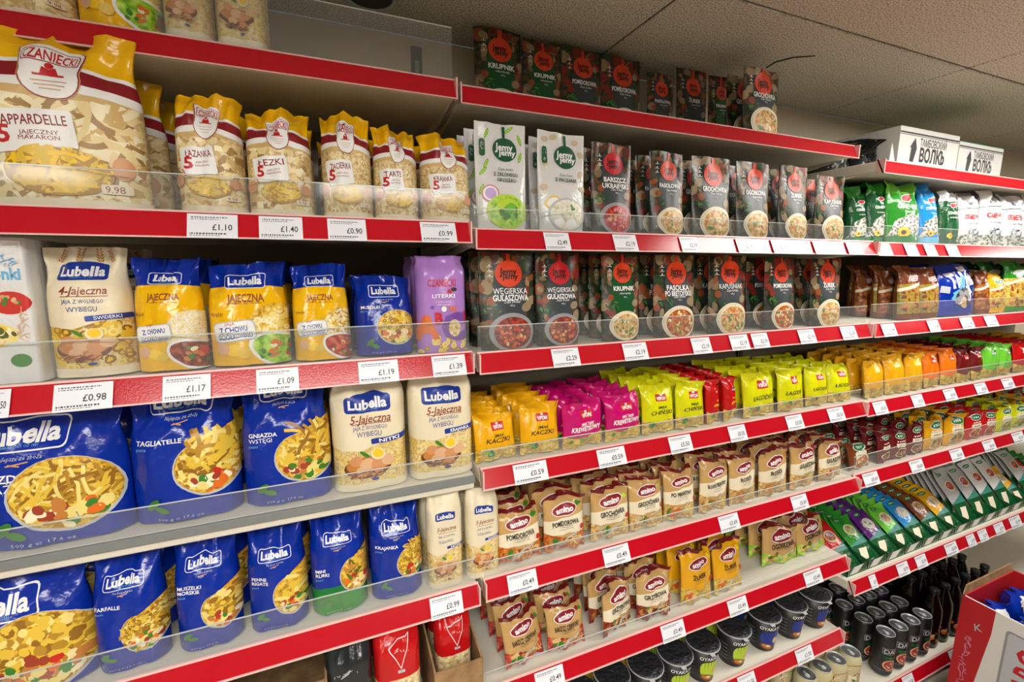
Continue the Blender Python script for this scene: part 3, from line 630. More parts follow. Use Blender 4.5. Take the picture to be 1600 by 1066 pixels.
def snack(A, body='brownfilm', w='bark', band='i_maroon', t='СМАК'):
    a = Art(A, hs(body + w) % 71); a.rect(-1, .1, 1, .66, w); a.fill(0, .35, .95, .27 * A, 'blob', ['i_bread', 'i_wood', 'p_dk', 'i_meat'], 70, .22, box=True)
    a.ell(.1, .76, .42, .17, 'i_white', rot=.2); a.ell(.1, .76, .37, .13, band, rot=.2); a.text(t, .1, .76, .13, 'i_white', bold=.03, rot=.2, fit=.5)
    a.poly([(-1, .52), (1, .66), (1, .72), (-1, .58)], 'i_cream')
    return dict(art=a, shape='bag', base=body, seal=body)
def bluefish(A):
    a = Art(A, 31); a.text('ТАЙМ', 0, .70, .42, 'i_white', bold=.06, rot=.1, fit=1.3); a.fill(0, .5, .95, .5, 'shard', ['i_white', 'i_silver', 'i_sky'], 22, .28); a.ell(0, .34, .45, .3, 'i_slate'); a.fill(0, .33, .5, .34, 'blob', ['i_silver', 'i_white', 'i_grey', 'i_egg2'], 26, .28)
    return dict(art=a, shape='bag', base='blue', seal='blue')
def sachet(A, body='red', t='Zupa', food='stew', badge='i_green'):
    a = Art(A, hs(body) % 61); a.ell(0, .80, .6, .24, 'i_white', n=18); a.ell(0, .80, .55, .2, badge, n=18); [a.line(0 - 0.7 / 2 + 0.7 * k / 4, 0.8, 0 - 0.7 / 2 + 0.7 * (k + .6) / 4, 0.8, 0.13, 'i_white') for k in range(4)]; a.up()
    [a.line(0 - 1.0 / 2 + 1.0 * k / 5, 0.62, 0 - 1.0 / 2 + 1.0 * (k + .6) / 5, 0.62, 0.09, 'i_white') for k in range(5)]; a.up(); a.rr(0, .49, 1.2, .34, .04, 'i_cream'); [a.line(0 - 0.8 / 2 + 0.8 * k / 6, 0.5, 0 - 0.8 / 2 + 0.8 * (k + .6) / 6, 0.5, 0.07, 'i_dark') for k in range(6)]; a.up()
    a.ell(.1, .22, .75, .42, 'i_cream', n=24); a.ell(.1, .22, .65, .35, food, n=24); a.fill(.1, .22, .6, .3, 'blob', ['i_carrot', 'i_leaf', 'c_md', 'i_bread'], 22, .2)
    return dict(art=a, shape='pillow', base=body, seal=body)
def sauce(A, body='violet', food='stew', hi='i_lilac'):
    a = Art(A, hs(body + food) % 67); a.rect(-1, 0, 1, .34, 'dkgreen'); a.poly([(-1, .34), (1, .34), (1, .5), (-1, .36)], 'i_teal')
    a.ell(.1, .66, .6, .42, 'i_cream', n=22); a.ell(.1, .66, .5, .34, food, n=22); a.fill(.1, .66, .46, .3, 'blob', ['i_carrot', 'i_leaf', 'i_white', hi], 16, .2)
    a.ell(-.3, .9, .42, .15, 'i_green'); [a.line(-0.3 - 0.5 / 2 + 0.5 * k / 3, 0.9, -0.3 - 0.5 / 2 + 0.5 * (k + .6) / 3, 0.9, 0.08, 'i_white') for k in range(3)]; a.up(); a.poly([(-.9, .06), (-.2, .05), (.3, .26), (-.5, .27)], 'i_cream')
    return dict(art=a, shape='pillow', base=body, seal=body)
def grits(A, dark=False):
    a = Art(A, 41 + dark)
    if dark:
        a.rect(-1, .0, 1, .14, 'i_blue'); a.ell(.1, .36, .72, .5, 'i_cream', n=24); a.ell(.1, .36, .66, .45, 'soup_tan', n=24); a.fill(.1, .36, .64, .44, 'blob', ['i_tomato', 'i_leaf', 'c_lt', 'c_md', 'i_lgreen'], 60, .22); a.fill(-.1, .78, .7, .12, 'thin', ['i_silver'], 14, .25)
        return dict(art=a, shape='block', base='charcoal', seal='charcoal')
    a.rect(-1, 0, 1, .62, 'pasta_pale'); a.fill(0, .30, 1, .31 * A, 'ring', ['c_md', 'c_lt', 'i_cream'], 190, .13, box=True); a.rect(-1, .60, 1, 1, 'red'); a.line(-.4, .86, .1, .68, .03, 'i_white'); a.line(.5, .92, .1, .68, .03, 'i_white'); a.line(-.4, .86, .5, .92, .03, 'i_white'); a.up()
    a.fill(.12, .82, .4, .08, 'thin', ['i_white'], 12, .18); a.rr(.1, .66, .3, .14, .02, 'i_silver'); a.text('5', .1, .66, .1, 'i_blue'); a.rr(-.15, .42, .4, .38, .12, 'i_slate'); a.rr(-.2, .41, .3, .3, .1, 'i_tan'); a.ell(.72, .42, .2, .22, 'i_red')
    a.rect(-1, 0, 1, .06, 'i_red')
    return dict(art=a, shape='block', base='red', seal='red')

# ------------------------------------------------------------------ the room
def struct(name, mb):
    o = mb.build(name); o['kind'] = 'structure'; return o
mixmat('ceiling_tile', [(.35, s2l(130, 122, 108)), (.5, s2l(218, 210, 194)), (.62, s2l(236, 228, 214))], 260, rough=.9, bump=.5)
mat('plaster', s2l(232, 220, 196), rough=.8, bump=.1, bs=120); mat('wall_paint', s2l(130, 116, 94), rough=.8)
mixmat('floor_tile', [(.4, s2l(158, 148, 132)), (.6, s2l(178, 168, 152))], 6, rough=.5, bump=0); mat('seam', s2l(50, 46, 40), rough=.9)
XL, XR, YW, YN = -3.0, 7.0, 1.33, -3.6
b = MB(); b.box(XL, YN, -.05, XR, YW, 0, 'floor_tile'); struct('floor', b)
b = MB(); b.box(XL, YW, 0, XR, YW + .1, CEIL, 'plaster'); struct('wall_back', b)
b = MB(); b.box(XL, YN - .1, 0, XR, YN, CEIL, 'wall_paint'); struct('wall_front', b)
b = MB(); b.box(XL - .1, YN, 0, XL, YW, CEIL, 'wall_paint'); struct('wall_left', b)
b = MB(); b.box(XR, YN, 0, XR + .1, YW, CEIL, 'wall_paint'); struct('wall_right', b)
b = MB()
xs = [XL] + [.79 + 1.09 * k for k in range(-3, 6)] + [XR]; ys = [YN, -2.81, -1.9, -.98, -.05, .87, YW]
g = .0035
b.box(XL, YN, CEIL + .006, XR, YW, CEIL + .05, 'seam')
for i in range(len(xs) - 1):
    for j in range(len(ys) - 1): b.box(xs[i] + g, ys[j] + g, CEIL, xs[i + 1] - g, ys[j + 1] - g, CEIL + .008, 'ceiling_tile', .003)
struct('ceiling', b)
for n, (lx, ly, sx, sy) in enumerate(LAMPS):
    t = tag(empty('ceiling_light_panel', (lx, ly, CEIL)), 'white light panel in the aisle ceiling, ' + ('first above the pasta shelves', 'above the middle of the racking', 'far along the racking', 'in the row behind, nearer the middle', 'in the row behind, at the left end')[n], 'lamp', 'light panels in the aisle ceiling')
    b = MB()
    hx, hy = sx / 2, sy / 2
    for q in ((-hx, -hy, hx, -hy + .02), (-hx, hy - .02, hx, hy), (-hx, -hy + .02, -hx + .02, hy - .02), (hx - .02, -hy + .02, hx, hy - .02)): b.box(q[0], q[1], -.012, q[2], q[3], -.0005, 'lamp_body')
    b.build('panel_frame', t); b = MB(); b.box(-hx + .02, -hy + .02, -.008, hx - .02, hy - .02, -.002, 'panel'); b.build('diffuser', t)
t = tag(empty('ceiling_spotlight', (.14, 1.17, CEIL)), 'small dark round spotlight recessed in the ceiling above the top shelf', 'lamp')
b = MB(); b.lathe([(.062, -.0), (.062, -.006), (.05, -.008), (.05, -.0005)], 'alu', 28); b.build('spotlight_ring', t)
b = MB(); b.lathe([(.049, -.005), (.03, -.0045), (.0, -.004)], 'post', 28); b.build('spotlight_lens', t)
b = MB(); b.tube([(1.30, 1.10, CEIL - .001), (1.29, 1.06, CEIL - .002), (1.31, 1.02, CEIL - .002), (1.36, .99, CEIL - .001)], .002, 'seam', 5)  # dark crack line in the ceiling, modelled as an added thin tube
tag(b.build('ceiling_crack'), 'thin dark bent crack line in the ceiling above the middle bay', 'crack')

# ------------------------------------------------------------------ shelving
X1, X2, W = .271, 1.521, 1.25
BAYS = {'L': (X1 - W, X1), 'M': (X1, X2), 'R': (X2, X2 + 2.2)}
BNAME = {'L': 'left bay', 'M': 'middle bay', 'R': 'right bay'}
ORD = ['', 'first', 'second', 'third', 'fourth', 'fifth', 'sixth', 'seventh', 'eighth', 'ninth', 'tenth', 'eleventh', 'twelfth', 'thirteenth', 'fourteenth', 'fifteenth', 'sixteenth', 'seventeenth', 'eighteenth', 'nineteenth', 'twentieth']
ORD += ['twenty-' + o for o in ORD[1:10]] + ['thirtieth']
SH = {  # level: (z relative to the eye, y of the front edge, riser height)
 'L1': (.355, .935, .095), 'L2': (.078, .855, .055), 'L3': (-.172, .851, .06), 'L4': (-.427, .842, .062), 'L5': (-.668, .831, .055), 'L6': (-.985, .80, 0),
 'M1': (.354, .950, 0), 'M2': (.067, .865, .04), 'M3': (-.176, .851, .052), 'M4': (-.416, .838, .036), 'M5': (-.662, .828, .036), 'M6': (-.934, .829, .036), 'M7': (-1.19, .816, 0), 'M8': (-1.46, .77, 0),
 'R1': (.302, .883, 0), 'R2': (.065, .868, .05), 'R3': (-.178, .851, .058), 'R4': (-.424, .842, .058), 'R5': (-.664, .843, .058), 'R6': (-1.02, .812, 0), 'R8': (-1.49, .79, 0)}
ROWN = {k: (ORD[int(k[1])] if k[1] not in '18' else ('top' if k[1] == '1' else 'bottom')) + ' shelf, ' + BNAME[k[0]] for k in SH}
TAGS = {'L2': [(293, 372, '£1.10'), (405, 473, '£1.40'), (512, 572, '£0.90'), (657, 712, '£0.99')],
 'L3': [(-34, 18, '£1.50'), (85, 178, '£0.98'), (255, 330, '£1.17'), (401, 467, '£1.09'), (560, 622, '£1.19'), (675, 727, '£1.39')],
 'L5': [(672, 722, '£0.99')],
 'M2': [(850, 889, '£2.49'), (958, 994, '£2.19'), (1062, 1090, '£2.19'), (1150, 1176, '£2.19'), (1205, 1228, '£2.19'), (1270, 1294, '£2.29'), (1322, 1345, '£2.29')],
 'M3': [(862, 904, '£2.29'), (973, 1010, '£2.19'), (1080, 1109, '£2.19'), (1140, 1168, '£2.19'), (1174, 1199, '£2.19'), (1247, 1272, '£2.19'), (1313, 1336, '£2.29')],
 'M4': [(802, 854, '£0.59'), (933, 976, '£0.59'), (1045, 1079, '£0.50'), (1138, 1164, '£0.50'), (1228, 1253, '£0.50'), (1293, 1317, '£0.50')],
 'M5': [(793, 838, '£0.49'), (942, 982, '£0.49'), (1123, 1153, '£0.69'), (1236, 1260, '£0.69')],
 'M6': [(836, 880, '£0.49'), (1033, 1068, '£0.49'), (1137, 1166, '£0.49'), (1256, 1282, '£0.49')],
 'M7': [(1153, 1179, '£1.50'), (1243, 1268, '£1.50')],
 'R2': [(1368, 1391, '£1.29'), (1413, 1432, '£1.29'), (1444, 1461, '£1.29'), (1478, 1496, '£1.49')],
 'R3': [(1377, 1398, '£1.99'), (1449, 1466, '£1.89'), (1500, 1519, '£1.99'), (1538, 1556, '£1.99')],
 'R4': [(1364, 1384, '£0.50'), (1424, 1441, '£0.50'), (1474, 1492, '£0.50'), (1523, 1540, '£0.50'), (1565, 1582, '£0.50')],
 'R5': [(1348, 1371, '£0.69'), (1421, 1441, '£0.69'), (1484, 1503, '£0.69'), (1535, 1553, '£0.69'), (1581, 1598, '£0.69')],
 'R6': [(1358, 1368, '£0.79'), (1401, 1418, '£0.79'), (1430, 1446, '£0.79'), (1476, 1494, '£0.79'), (1510, 1522, '£0.79'), (1528, 1541, '£0.79'), (1553, 1567, '£0.79'), (1577, 1593, '£0.79')],
 'R8': [(1410, 1426, '£1.00'), (1482, 1492, '£1.00')]}
TILT = -math.atan2(.018, .038)
for k, (zr, yf, rh) in SH.items():
    x0, x1 = BAYS[k[0]]; x0 += .005; x1 -= .005; z = H + zr; deep = YW - .035
    s = tag(empty('shelf', ((x0 + x1) / 2, yf, z)), ('cream' if k != 'L4' else 'grey-edged cream') + ' metal shelf' + (' with red price rail' if k != 'L4' else ' without a price rail') + ', ' + ROWN[k].replace(' shelf, ', ' from the top in the ' if k[1] not in '18' else ' in the '), 'shelf', 'shelves of the wall racking')
    L = x1 - x0
    b = MB(); b.box(-L / 2, .004, -.030, L / 2, deep - yf, 0, 'shelf_cream', .002)
    if k == 'L4': b.box(-L / 2, -.004, -.014, L / 2, .003, .001, 'shelf_grey', .001)
    b.build('shelf_panel', s)
    for sx in (-1, 1):
        b = MB(); xx = sx * (L / 2 - .004); b.faces([(xx - .002, .03, -.031), (xx - .002, deep - yf, -.031), (xx - .002, deep - yf, -.075), (xx + .002, .03, -.031), (xx + .002, deep - yf, -.031), (xx + .002, deep - yf, -.075)], [(0, 1, 2), (5, 4, 3), (0, 3, 4, 1), (1, 4, 5, 2), (0, 2, 5, 3)], 'shelf_cream'); b.build('shelf_bracket', s)
    if k != 'L4':
        b = MB()
        def strip(t0, t1, m, off):                              # along the tilted face, t from bottom 0 to top 1
            p = lambda t: (-.018 + .018 * t - off, -.036 + .040 * t)
            (ya, za), (yb, zb) = p(t0), p(t1)
            b.faces([(-L / 2, ya, za), (L / 2, ya, za), (L / 2, yb, zb), (-L / 2, yb, zb), (-L / 2, ya + .004, za), (L / 2, ya + .004, za), (L / 2, yb + .004, zb), (-L / 2, yb + .004, zb)],
                    [(0, 1, 2, 3), (7, 6, 5, 4), (0, 4, 5, 1), (3, 2, 6, 7), (1, 5, 6, 2), (0, 3, 7, 4)], m)
        strip(0, 1, 'rail_red', 0); strip(.955, 1.03, 'rail_edge', .002); strip(-.02, .04, 'rail_edge', .002)
        for sx in (-1, 1):
            xx = sx * (L / 2 - .0015); b.box(xx - .0015, -.019, -.034, xx + .0015, .0035, .003, 'rail_edge')
        rail = b.build('price_rail', s)
        for n, (pa, pb, price) in enumerate(TAGS.get(k, [])):
            xa, xb = x_on(pa, yf - .01, z - .018), x_on(pb, yf - .01, z - .018); w_ = xb - xa; hh = .040
            a = Art(2 * hh / w_, n)
            for j, (bb, l0, l1, t_) in enumerate(((.86, -.85, .6, .05), (.78, -.85, .3, .035), (.18, -.9, .55, .07), (.10, -.9, .3, .03))):
                x = l0
                while x < l1: q = a.r.uniform(.03, .10); a.line(x, bb, min(x + q, l1), bb, t_, 'i_slate'); x += q + a.r.uniform(.02, .05)
            a.up(); a.text(price, .38, .46, .26 * a.A, 'i_dark', bold=.01, fit=.8)
            plate('price_tag', w_, hh * 1.02, .0006, a, 'tag', rail, ((xa + xb) / 2 - (x0 + x1) / 2, -.0225, -.0365), (TILT, 0, 0))
    if rh:
        xr0, xr1 = (x0, x1)
        if k == 'L1': xr0 = x_on(240, yf, z)
        b = MB(); off = .0035 if k != 'L4' else -.0055
        zb = .003 if k != 'L4' else -.012
        b.box(xr0 - (x0 + x1) / 2 + .004, off, zb, xr1 - (x0 + x1) / 2 - .004, off + .0012, zb + rh, 'acrylic')
        b.box(xr0 - (x0 + x1) / 2 + .004, off - .0002, zb + rh, xr1 - (x0 + x1) / 2 - .004, off + .0016, zb + rh + .0016, 'acrylic_edge'); b.build('clear_riser', s)
for k, (x0, x1) in BAYS.items():
    top = {'L': .33, 'M': .33, 'R': .28}[k]
    t = tag(empty('shelving_frame', ((x0 + x1) / 2, YW, 0)), 'beige back panels and base plinth of the wall racking, ' + BNAME[k], 'shelving', 'racking frames')
    b = MB(); b.box(-(x1 - x0) / 2 + .02, -.028, .1, (x1 - x0) / 2 - .02, -.012, H + top, 'steel_back'); b.build('back_panel', t)
    b = MB(); b.box(-(x1 - x0) / 2 + .01, -.5, 0, (x1 - x0) / 2 - .01, -.48, {'L': .05, 'M': .045, 'R': .015}[k], 'shelf_grey'); b.build('plinth', t)
for x, nm in ((X1 - W, 'left of the pasta bay'), (X1, 'between the left and middle bays'), (X2, 'between the middle and right bays'), (X2 + 2.2, 'beyond the right bay')):
    b = MB(); b.box(-.014, -.011, 0, .014, 0, H + .575, 'post')
    for q in range(36): b.box(-.005, -.0125, .1 + q * .056, .005, -.0108, .13 + q * .056, 'steel_back')
    tag(b.build('slotted_post', None, (x, YW, 0)), 'black slotted upright post on the wall, ' + nm, 'post', 'slotted wall posts')

# ------------------------------------------------------------------ the goods
KIND = {}   # kind -> (design, args, thickness, object name, category, look, short, group words)
def kind(k, fn, kw, t, name, cat, look, short, wr=1.0): KIND[k] = (fn, kw, t, name, cat, look, short, wr)
P_ = 'pasta packet'
cz = lambda k, sub, kd, sz, n, look: kind(k, czaniecki, dict(sub=sub, kind=kd, size=sz, n=n), .075, 'pasta_bag', P_, look, 'yellow-topped pasta bag', 1.1)
cz('pap', 'PAPPARDELLE', 'ribbon', .42, 260, 'yellow-topped bag of wide ribbon pasta'); cz('laz', 'ŁAZANKA', 'shard', .24, 170, 'yellow-topped bag of square pasta')
cz('laz2', 'ŁEZKI', 'shard', .22, 170, 'yellow-topped bag of flat pasta chips'); cz('zac', 'ZACIERKA', 'grain', .15, 230, 'yellow-topped bag of pasta crumbs')
cz('zac2', 'TARTE', 'grain', .13, 230, 'slim yellow-topped bag of pasta crumbs'); cz('kra', 'KRAJANKA', 'thin', .2, 240, 'yellow-topped bag of fine cut pasta')
lb = lambda k, kw, look, t=.075: kind(k, lub_blue, kw, t, 'pasta_bag', P_, look, 'blue pasta bag', .75)
lb('gnit', dict(drop=False, lines=('GNIAZDA', 'WSTĄŻKI'), kind='thin', size=.5, n=300, wx=.24, wb=.36, wrx=.72, wry=.62, lb=.80, lk=.98, tb=.52, tx=-.95, lx=-.3), 'large blue pasta bag with thin nests')
lb('tagl', dict(lines=('TAGLIATELLE',), kind='ribbon', size=.42, n=120, wx=.45, wb=.40, wrx=.62, wry=.60, lb=.92, lk=.98, tb=.64, th=.1), 'blue pasta bag with ribbon nests, logo top', .085)
lb('gwst', dict(lines=('GNIAZDA', 'WSTĘGI'), kind='ribbon', size=.36, n=120, wx=.42, wb=.38, wrx=.70, wry=.64, lb=.93, lk=.9, tb=.60, th=.1), 'blue pasta bag with curly ribbon nests')
lb('wlef', dict(drop=False, lines=('MUSZLE',), kind='blob', size=.2, n=380, wx=.3, wb=.32, wrx=.86, wry=.78, lb=.74, lk=1.1, tb=.47, lx=-.3), 'wide blue pasta bag with shell window')
lb('farf', dict(lines=('FARFALLE',), kind='bow', size=.2, n=170, wx=.46, wb=.30, wrx=.62, wry=.66, lb=.74, tag_='The best of grain', tb=.55), 'blue pasta bag with bow tie pasta')
lb('musz', dict(lines=('MUSZELKI', 'MORSKIE'), kind='blob', size=.24, n=170, mats=['p_yel', 'p_dk', 'p_lt', 'p_bk'], wx=.50, wb=.33, wrx=.66, wry=.66, lb=.76, tb=.57), 'blue pasta bag with sea shell pasta')
lb('penn', dict(lines=('PENNE', 'RIGATE'), kind='penne', size=.5, n=90, wx=.52, wb=.31, wrx=.66, wry=.75, lb=.70, tag_='The best of grain', tb=.50), 'blue pasta bag with penne tubes, hooked top')
lb('mini', dict(lines=('MINI', 'RURKI'), kind='penne', size=.26, n=130, mats=['i_olive', 'p_dk', 'i_bread', 'p_yel'], wx=.62, wb=.36, wrx=.62, wry=.66, lb=.72, lk=.84, tb=.44, green=True), 'blue pasta bag with green foot')
lb('kraj', dict(lines=('KRAJANKA',), kind='ribbon', size=.2, n=140, wx=.55, wb=.36, wrx=.62, wry=.62, lb=.74, tb=.56), 'blue pasta bag with cut ribbon pasta')
lb('mus2', dict(drop=False, lines=('MUSZELKI',), kind='ring', size=.13, n=240, wx=.36, wb=.34, wrx=.70, wry=.62, lb=.80, lk=.9, tb=.60, th=.1), 'small blue pasta bag with tiny shells')
kind('jaj1', lub_jaj, dict(), .07, 'pasta_bag', P_, 'yellow bag with blue top, grain pasta', 'yellow and blue pasta bag', 1.2)
kind('jaj2', lub_jaj, dict(kind='ring', size=.17, n=150, sub='Krążki', soup='soup_green', fill=('p_lt', 'p_yel', 'c_lt')), .075, 'pasta_bag', P_, 'yellow bag with blue top, ring pasta', 'yellow and blue pasta bag', 1.2)
kind('jaj3', lub_jaj, dict(kind='ring', size=.1, n=200, sub='Gwiazdki', soup='soup_red', fill=('c_lt', 'c_md', 'p_lt')), .07, 'pasta_bag', P_, 'yellow bag with blue top, star pasta', 'yellow and blue pasta bag', 1.2)
kind('egg4', lub_egg, dict(name='ŚWIDERKI', no='4', kind='ring', n=170, wheat=True, size=.22, shape='bag', lk=1.05), .08, 'pasta_bag', P_, 'cream pasta bag with wheat ears', 'cream pasta bag', .6)
kind('egg5n', lub_egg, dict(name='NITKI', n=330), .08, 'pasta_bag', P_, 'cream pasta bag with thin threads', 'cream pasta bag', .6)
kind('egg5k', lub_egg, dict(name='KRAJANKA', n=260, size=.26), .08, 'pasta_bag', P_, 'cream pasta bag with cut noodles', 'cream pasta bag', .6)
kind('egg5s', lub_egg, dict(name='NITKI', eggs='CHOWU', lk=.9, n=200), .05, 'pasta_pack', P_, 'slim cream egg pasta pack', 'slim cream pasta pack', .3)
kind('egg5t', lub_egg, dict(name='KRAJANKA', eggs='CHOWU', lk=.9, n=200, size=.25), .05, 'pasta_pack', P_, 'slim cream cut pasta pack', 'slim cream pasta pack', .3)
kind('lit', literki, {}, .055, 'pasta_bag', P_, 'purple letter pasta bag', 'purple pasta bag', .5)
kind('veg', vegbox, {}, .06, 'pasta_carton', P_, 'white carton with tomato and green leaf', 'white pasta carton', 0)
kind('jpea', jemy_light, dict(veg='pea'), .05, 'soup_pouch', 'soup pouch', 'white pouch of green pea soup', 'white pea soup pouch')
kind('jmus', jemy_light, dict(veg='mush'), .05, 'soup_pouch', 'soup pouch', 'white pouch of mushroom soup', 'white mushroom soup pouch')
def jd(k, look, **kw): kind(k, jemy_dark, kw, .05, 'soup_pouch', 'soup pouch', look, 'dark soup pouch')
jd('jbar', 'dark pouch of red beetroot soup', t1='BARSZCZ', t2='UKRAIŃSKI', disc='i_red', soup='soup_red', plate_='i_grey', seed=3)
jd('jfas', 'dark bean soup pouch with orange medallion', t1='FASOLOWA', disc='i_redor', seed=4, field='i_slate')
jd('jgro', 'dark pea soup pouch with orange medallion', t1='GROCHÓWKA', disc='i_redor', seed=5, veg=('i_carrot', 'i_mush', 'i_leaf', 'i_cream'))
jd('jogo', 'dark cucumber soup pouch with orange medallion', t1='OGÓRKOWA', disc='i_redor', seed=6, veg=('i_leaf', 'i_mush', 'i_cream'))
jd('jweg', 'dark Hungarian goulash soup pouch with red medallion', t1='WĘGIERSKA', t2='GULASZOWA', disc='i_redor', soup='goulash', plate_='i_grey', seed=7)
jd('jweg2', 'dark goulash soup pouch with deep red medallion', t1='WĘGIERSKA', t2='GULASZOWA', disc='i_red', soup='goulash', plate_='i_grey', seed=8)
jd('jkru', 'dark barley soup pouch with orange medallion', t1='KRUPNIK', disc='i_redor', seed=9, sub='z mięsem wieprzowym', field='dkgreen')
jd('jpbr', 'dark bean and tomato soup pouch', t1='FASOLKA', t2='PO BRETOŃSKU', disc='i_redor', soup='stew', seed=10)
jd('jkap', 'dark cabbage soup pouch', t1='KAPUŚNIAK', disc='i_redor', seed=13)
jd('jpom', 'dark tomato soup pouch', t1='POMIDOROWA', disc='i_redor', soup='stew', seed=14, veg=('i_tomato', 'i_redor', 'i_leaf'))
jd('jzur', 'dark sour rye soup pouch', t1='ŻUREK', disc='i_redor', seed=15)
def vf(k, look, short, **kw): kind(k, vifon, kw, .035, 'noodle_packet', 'noodle packet', look, short, 1.3)
vf('vkac', 'golden instant noodle packet', 'golden noodle packet', body='vgold', t2='KACZKI'); vf('vkre', 'magenta shrimp noodle packet', 'magenta noodle packet', body='magenta', t1='SMAK TAJSKI', t2='KREWETKOWY', ink_='i_white')
vf('vchi', 'lime yellow noodle packet', 'yellow noodle packet', body='lime', t2='CHIŃSKI'); vf('vlag', 'yellow mild noodle packet', 'yellow noodle packet', body='lime', t2='ŁAGODNY', t1='')
vf('vred', 'red instant noodle packet', 'red noodle packet', body='red', t2='KIMCHI', ink_='i_yellow', badge='i_maroon')
vf('ngol', 'gold noodle packet', 'gold noodle packet', body='gold', t1='', t2='', badge='i_yellow'); vf('nor', 'orange noodle packet', 'orange noodle packet', body='orange', t1='', t2='', badge='i_red')
vf('nmar', 'maroon noodle packet', 'maroon noodle packet', body='maroon', t1='', t2='', badge='i_red'); vf('ngre', 'green noodle packet', 'green noodle packet', body='lgreen', t1='', t2='', badge='i_green'); vf('nred', 'red noodle packet', 'red noodle packet', body='red', t1='', t2='', badge='i_white')
def am(k, look, **kw): kind(k, amino, kw, .035, 'soup_packet', 'soup packet', look, 'brown soup packet', 1.3)
am('apom', 'kraft brown tomato soup packet', t='POMIDOROWA', seed=1, foot='stew'); am('agro', 'kraft brown pea soup packet', t='GROCHÓWKA', veg=('i_mush', 'i_leaf', 'i_lime'), seed=2)
am('apik', 'brown spicy chicken soup packet', t='PO PIKANTNY', veg=('i_bread', 'i_leaf', 'i_orange'), seed=3); am('aros', 'brown chicken broth packet', t='ROSÓŁ PIKANTNY', veg=('i_bread', 'i_leaf'), seed=4)
am('aro2', 'pale brown broth packet', t='ROSÓŁ', veg=('i_bread', 'i_leaf'), seed=5); am('agul', 'brown goulash soup packet', t='GULASZOWA', veg=('i_red', 'i_tomato'), seed=6)
am('abar', 'kraft brown beetroot soup packet', t='BARSZCZ CZERWONY', pale=False, veg=('i_beet', 'i_leaf', 'i_beet'), foot='soup_red', seed=7); am('agrz', 'brown mushroom soup packet', t='GRZYBOWA', veg=('i_leaf', 'i_wood', 'i_mush'), foot='goulash', seed=8)
am('acur', 'orange curry soup packet', t='ŻUREK', body='gold', pale=False, veg=('i_orange', 'i_yellow'), foot='noodles', seed=9); am('aogo', 'brown soup packet with green foot', t='OGÓRKOWA', pale=False, veg=('i_lime', 'i_olive', 'i_leaf'), foot='soup_green', seed=10)
def sd(k, look, short, name='seed_bag', cat='seed packet', fn=seedbag, **kw): kind(k, fn, kw, .05, name, cat, look, short, 1.2)
sd('sgre', 'bright green sunflower seed bag', 'green seed bag'); sd('sdgr', 'dark green seed bag', 'dark green seed bag', body='dkgreen', top='green'); sd('sblu', 'sky blue seed bag', 'blue seed bag', body='sky', top='sky', foot='i_sky')
sd('sgr2', 'teal green seed bag with badge', 'teal seed bag', body='dkgreen', top='white', foot='i_dkgreen', w='i_dkgreen'); sd('swhi', 'white bag of roasted seeds', 'white seed bag', fn=wolf)
sk = lambda k, look, short, **kw: kind(k, snack, kw, .05, 'snack_bag', 'snack packet', look, short, 1.1)
sk('kbro', 'dark brown snack bag', 'brown snack bag'); sk('kora', 'amber snack bag with red badge', 'amber snack bag', band='i_red', w='seablend'); kind('kblu', bluefish, {}, .06, 'snack_bag', 'snack packet', 'blue snack bag with white letters', 'blue snack bag', 1.2)
sk('kyel', 'yellow snack bag', 'yellow snack bag', body='vgold', w='noodles', band='i_green'); sk('kgre', 'green and yellow snack bag', 'green snack bag', body='green', w='noodles', band='i_white')
sa = lambda k, look, short, **kw: kind(k, sachet, kw, .03, 'soup_sachet', 'soup sachet', look, short, 1.2)
sa('cbro', 'maroon soup sachet with green badge', 'maroon soup sachet', body='maroon', food='goulash'); sa('cora', 'reddish soup sachet with green badge', 'reddish soup sachet', body='brownfilm', food='stew')
sa('cyel', 'golden soup sachet with green badge', 'golden soup sachet', body='gold', food='soup_tan'); sa('cred', 'red soup sachet with green badge', 'red soup sachet', body='red', food='soup_red'); sa('clim', 'lime soup sachet with green badge', 'lime soup sachet', body='lime', food='soup_green')
sf = lambda k, look, short, **kw: kind(k, sauce, kw, .013, 'sauce_sachet', 'sauce sachet', look, short, .8)
sf('fred', 'red sauce sachet with green foot', 'red sauce sachet', body='red', food='stew'); sf('fgre', 'green sauce sachet', 'green sauce sachet', body='green', food='soup_green'); sf('fvio', 'violet sauce sachet with green foot', 'violet sauce sachet', body='violet', food='soup_white')
sf('flim', 'lime sauce sachet with green foot', 'lime sauce sachet', body='lgreen', food='soup_tan'); sf('fblu', 'blue sauce sachet with green foot', 'blue sauce sachet', body='sky', food='soup_white'); sf('fbro', 'brown sauce sachet with green foot', 'brown sauce sachet', body='brownfilm', food='stew')
sf('fyel', 'yellow sauce sachet with green foot', 'yellow sauce sachet', body='vgold', food='soup_tan'); sf('fsil', 'silver white sauce sachet with green foot', 'silver sauce sachet', body='silver', food='soup_red'); sf('fwhi', 'white and yellow sauce sachet', 'white sauce sachet', body='white', food='soup_red')
kind('grd', grits, dict(dark=True), .06, 'pasta_bag', P_, 'dark pack with bowl picture', 'dark grain pack', .4); kind('grr', grits, {}, .06, 'pasta_bag', P_, 'red-topped pack of tiny pasta', 'red-topped pasta pack', .4)

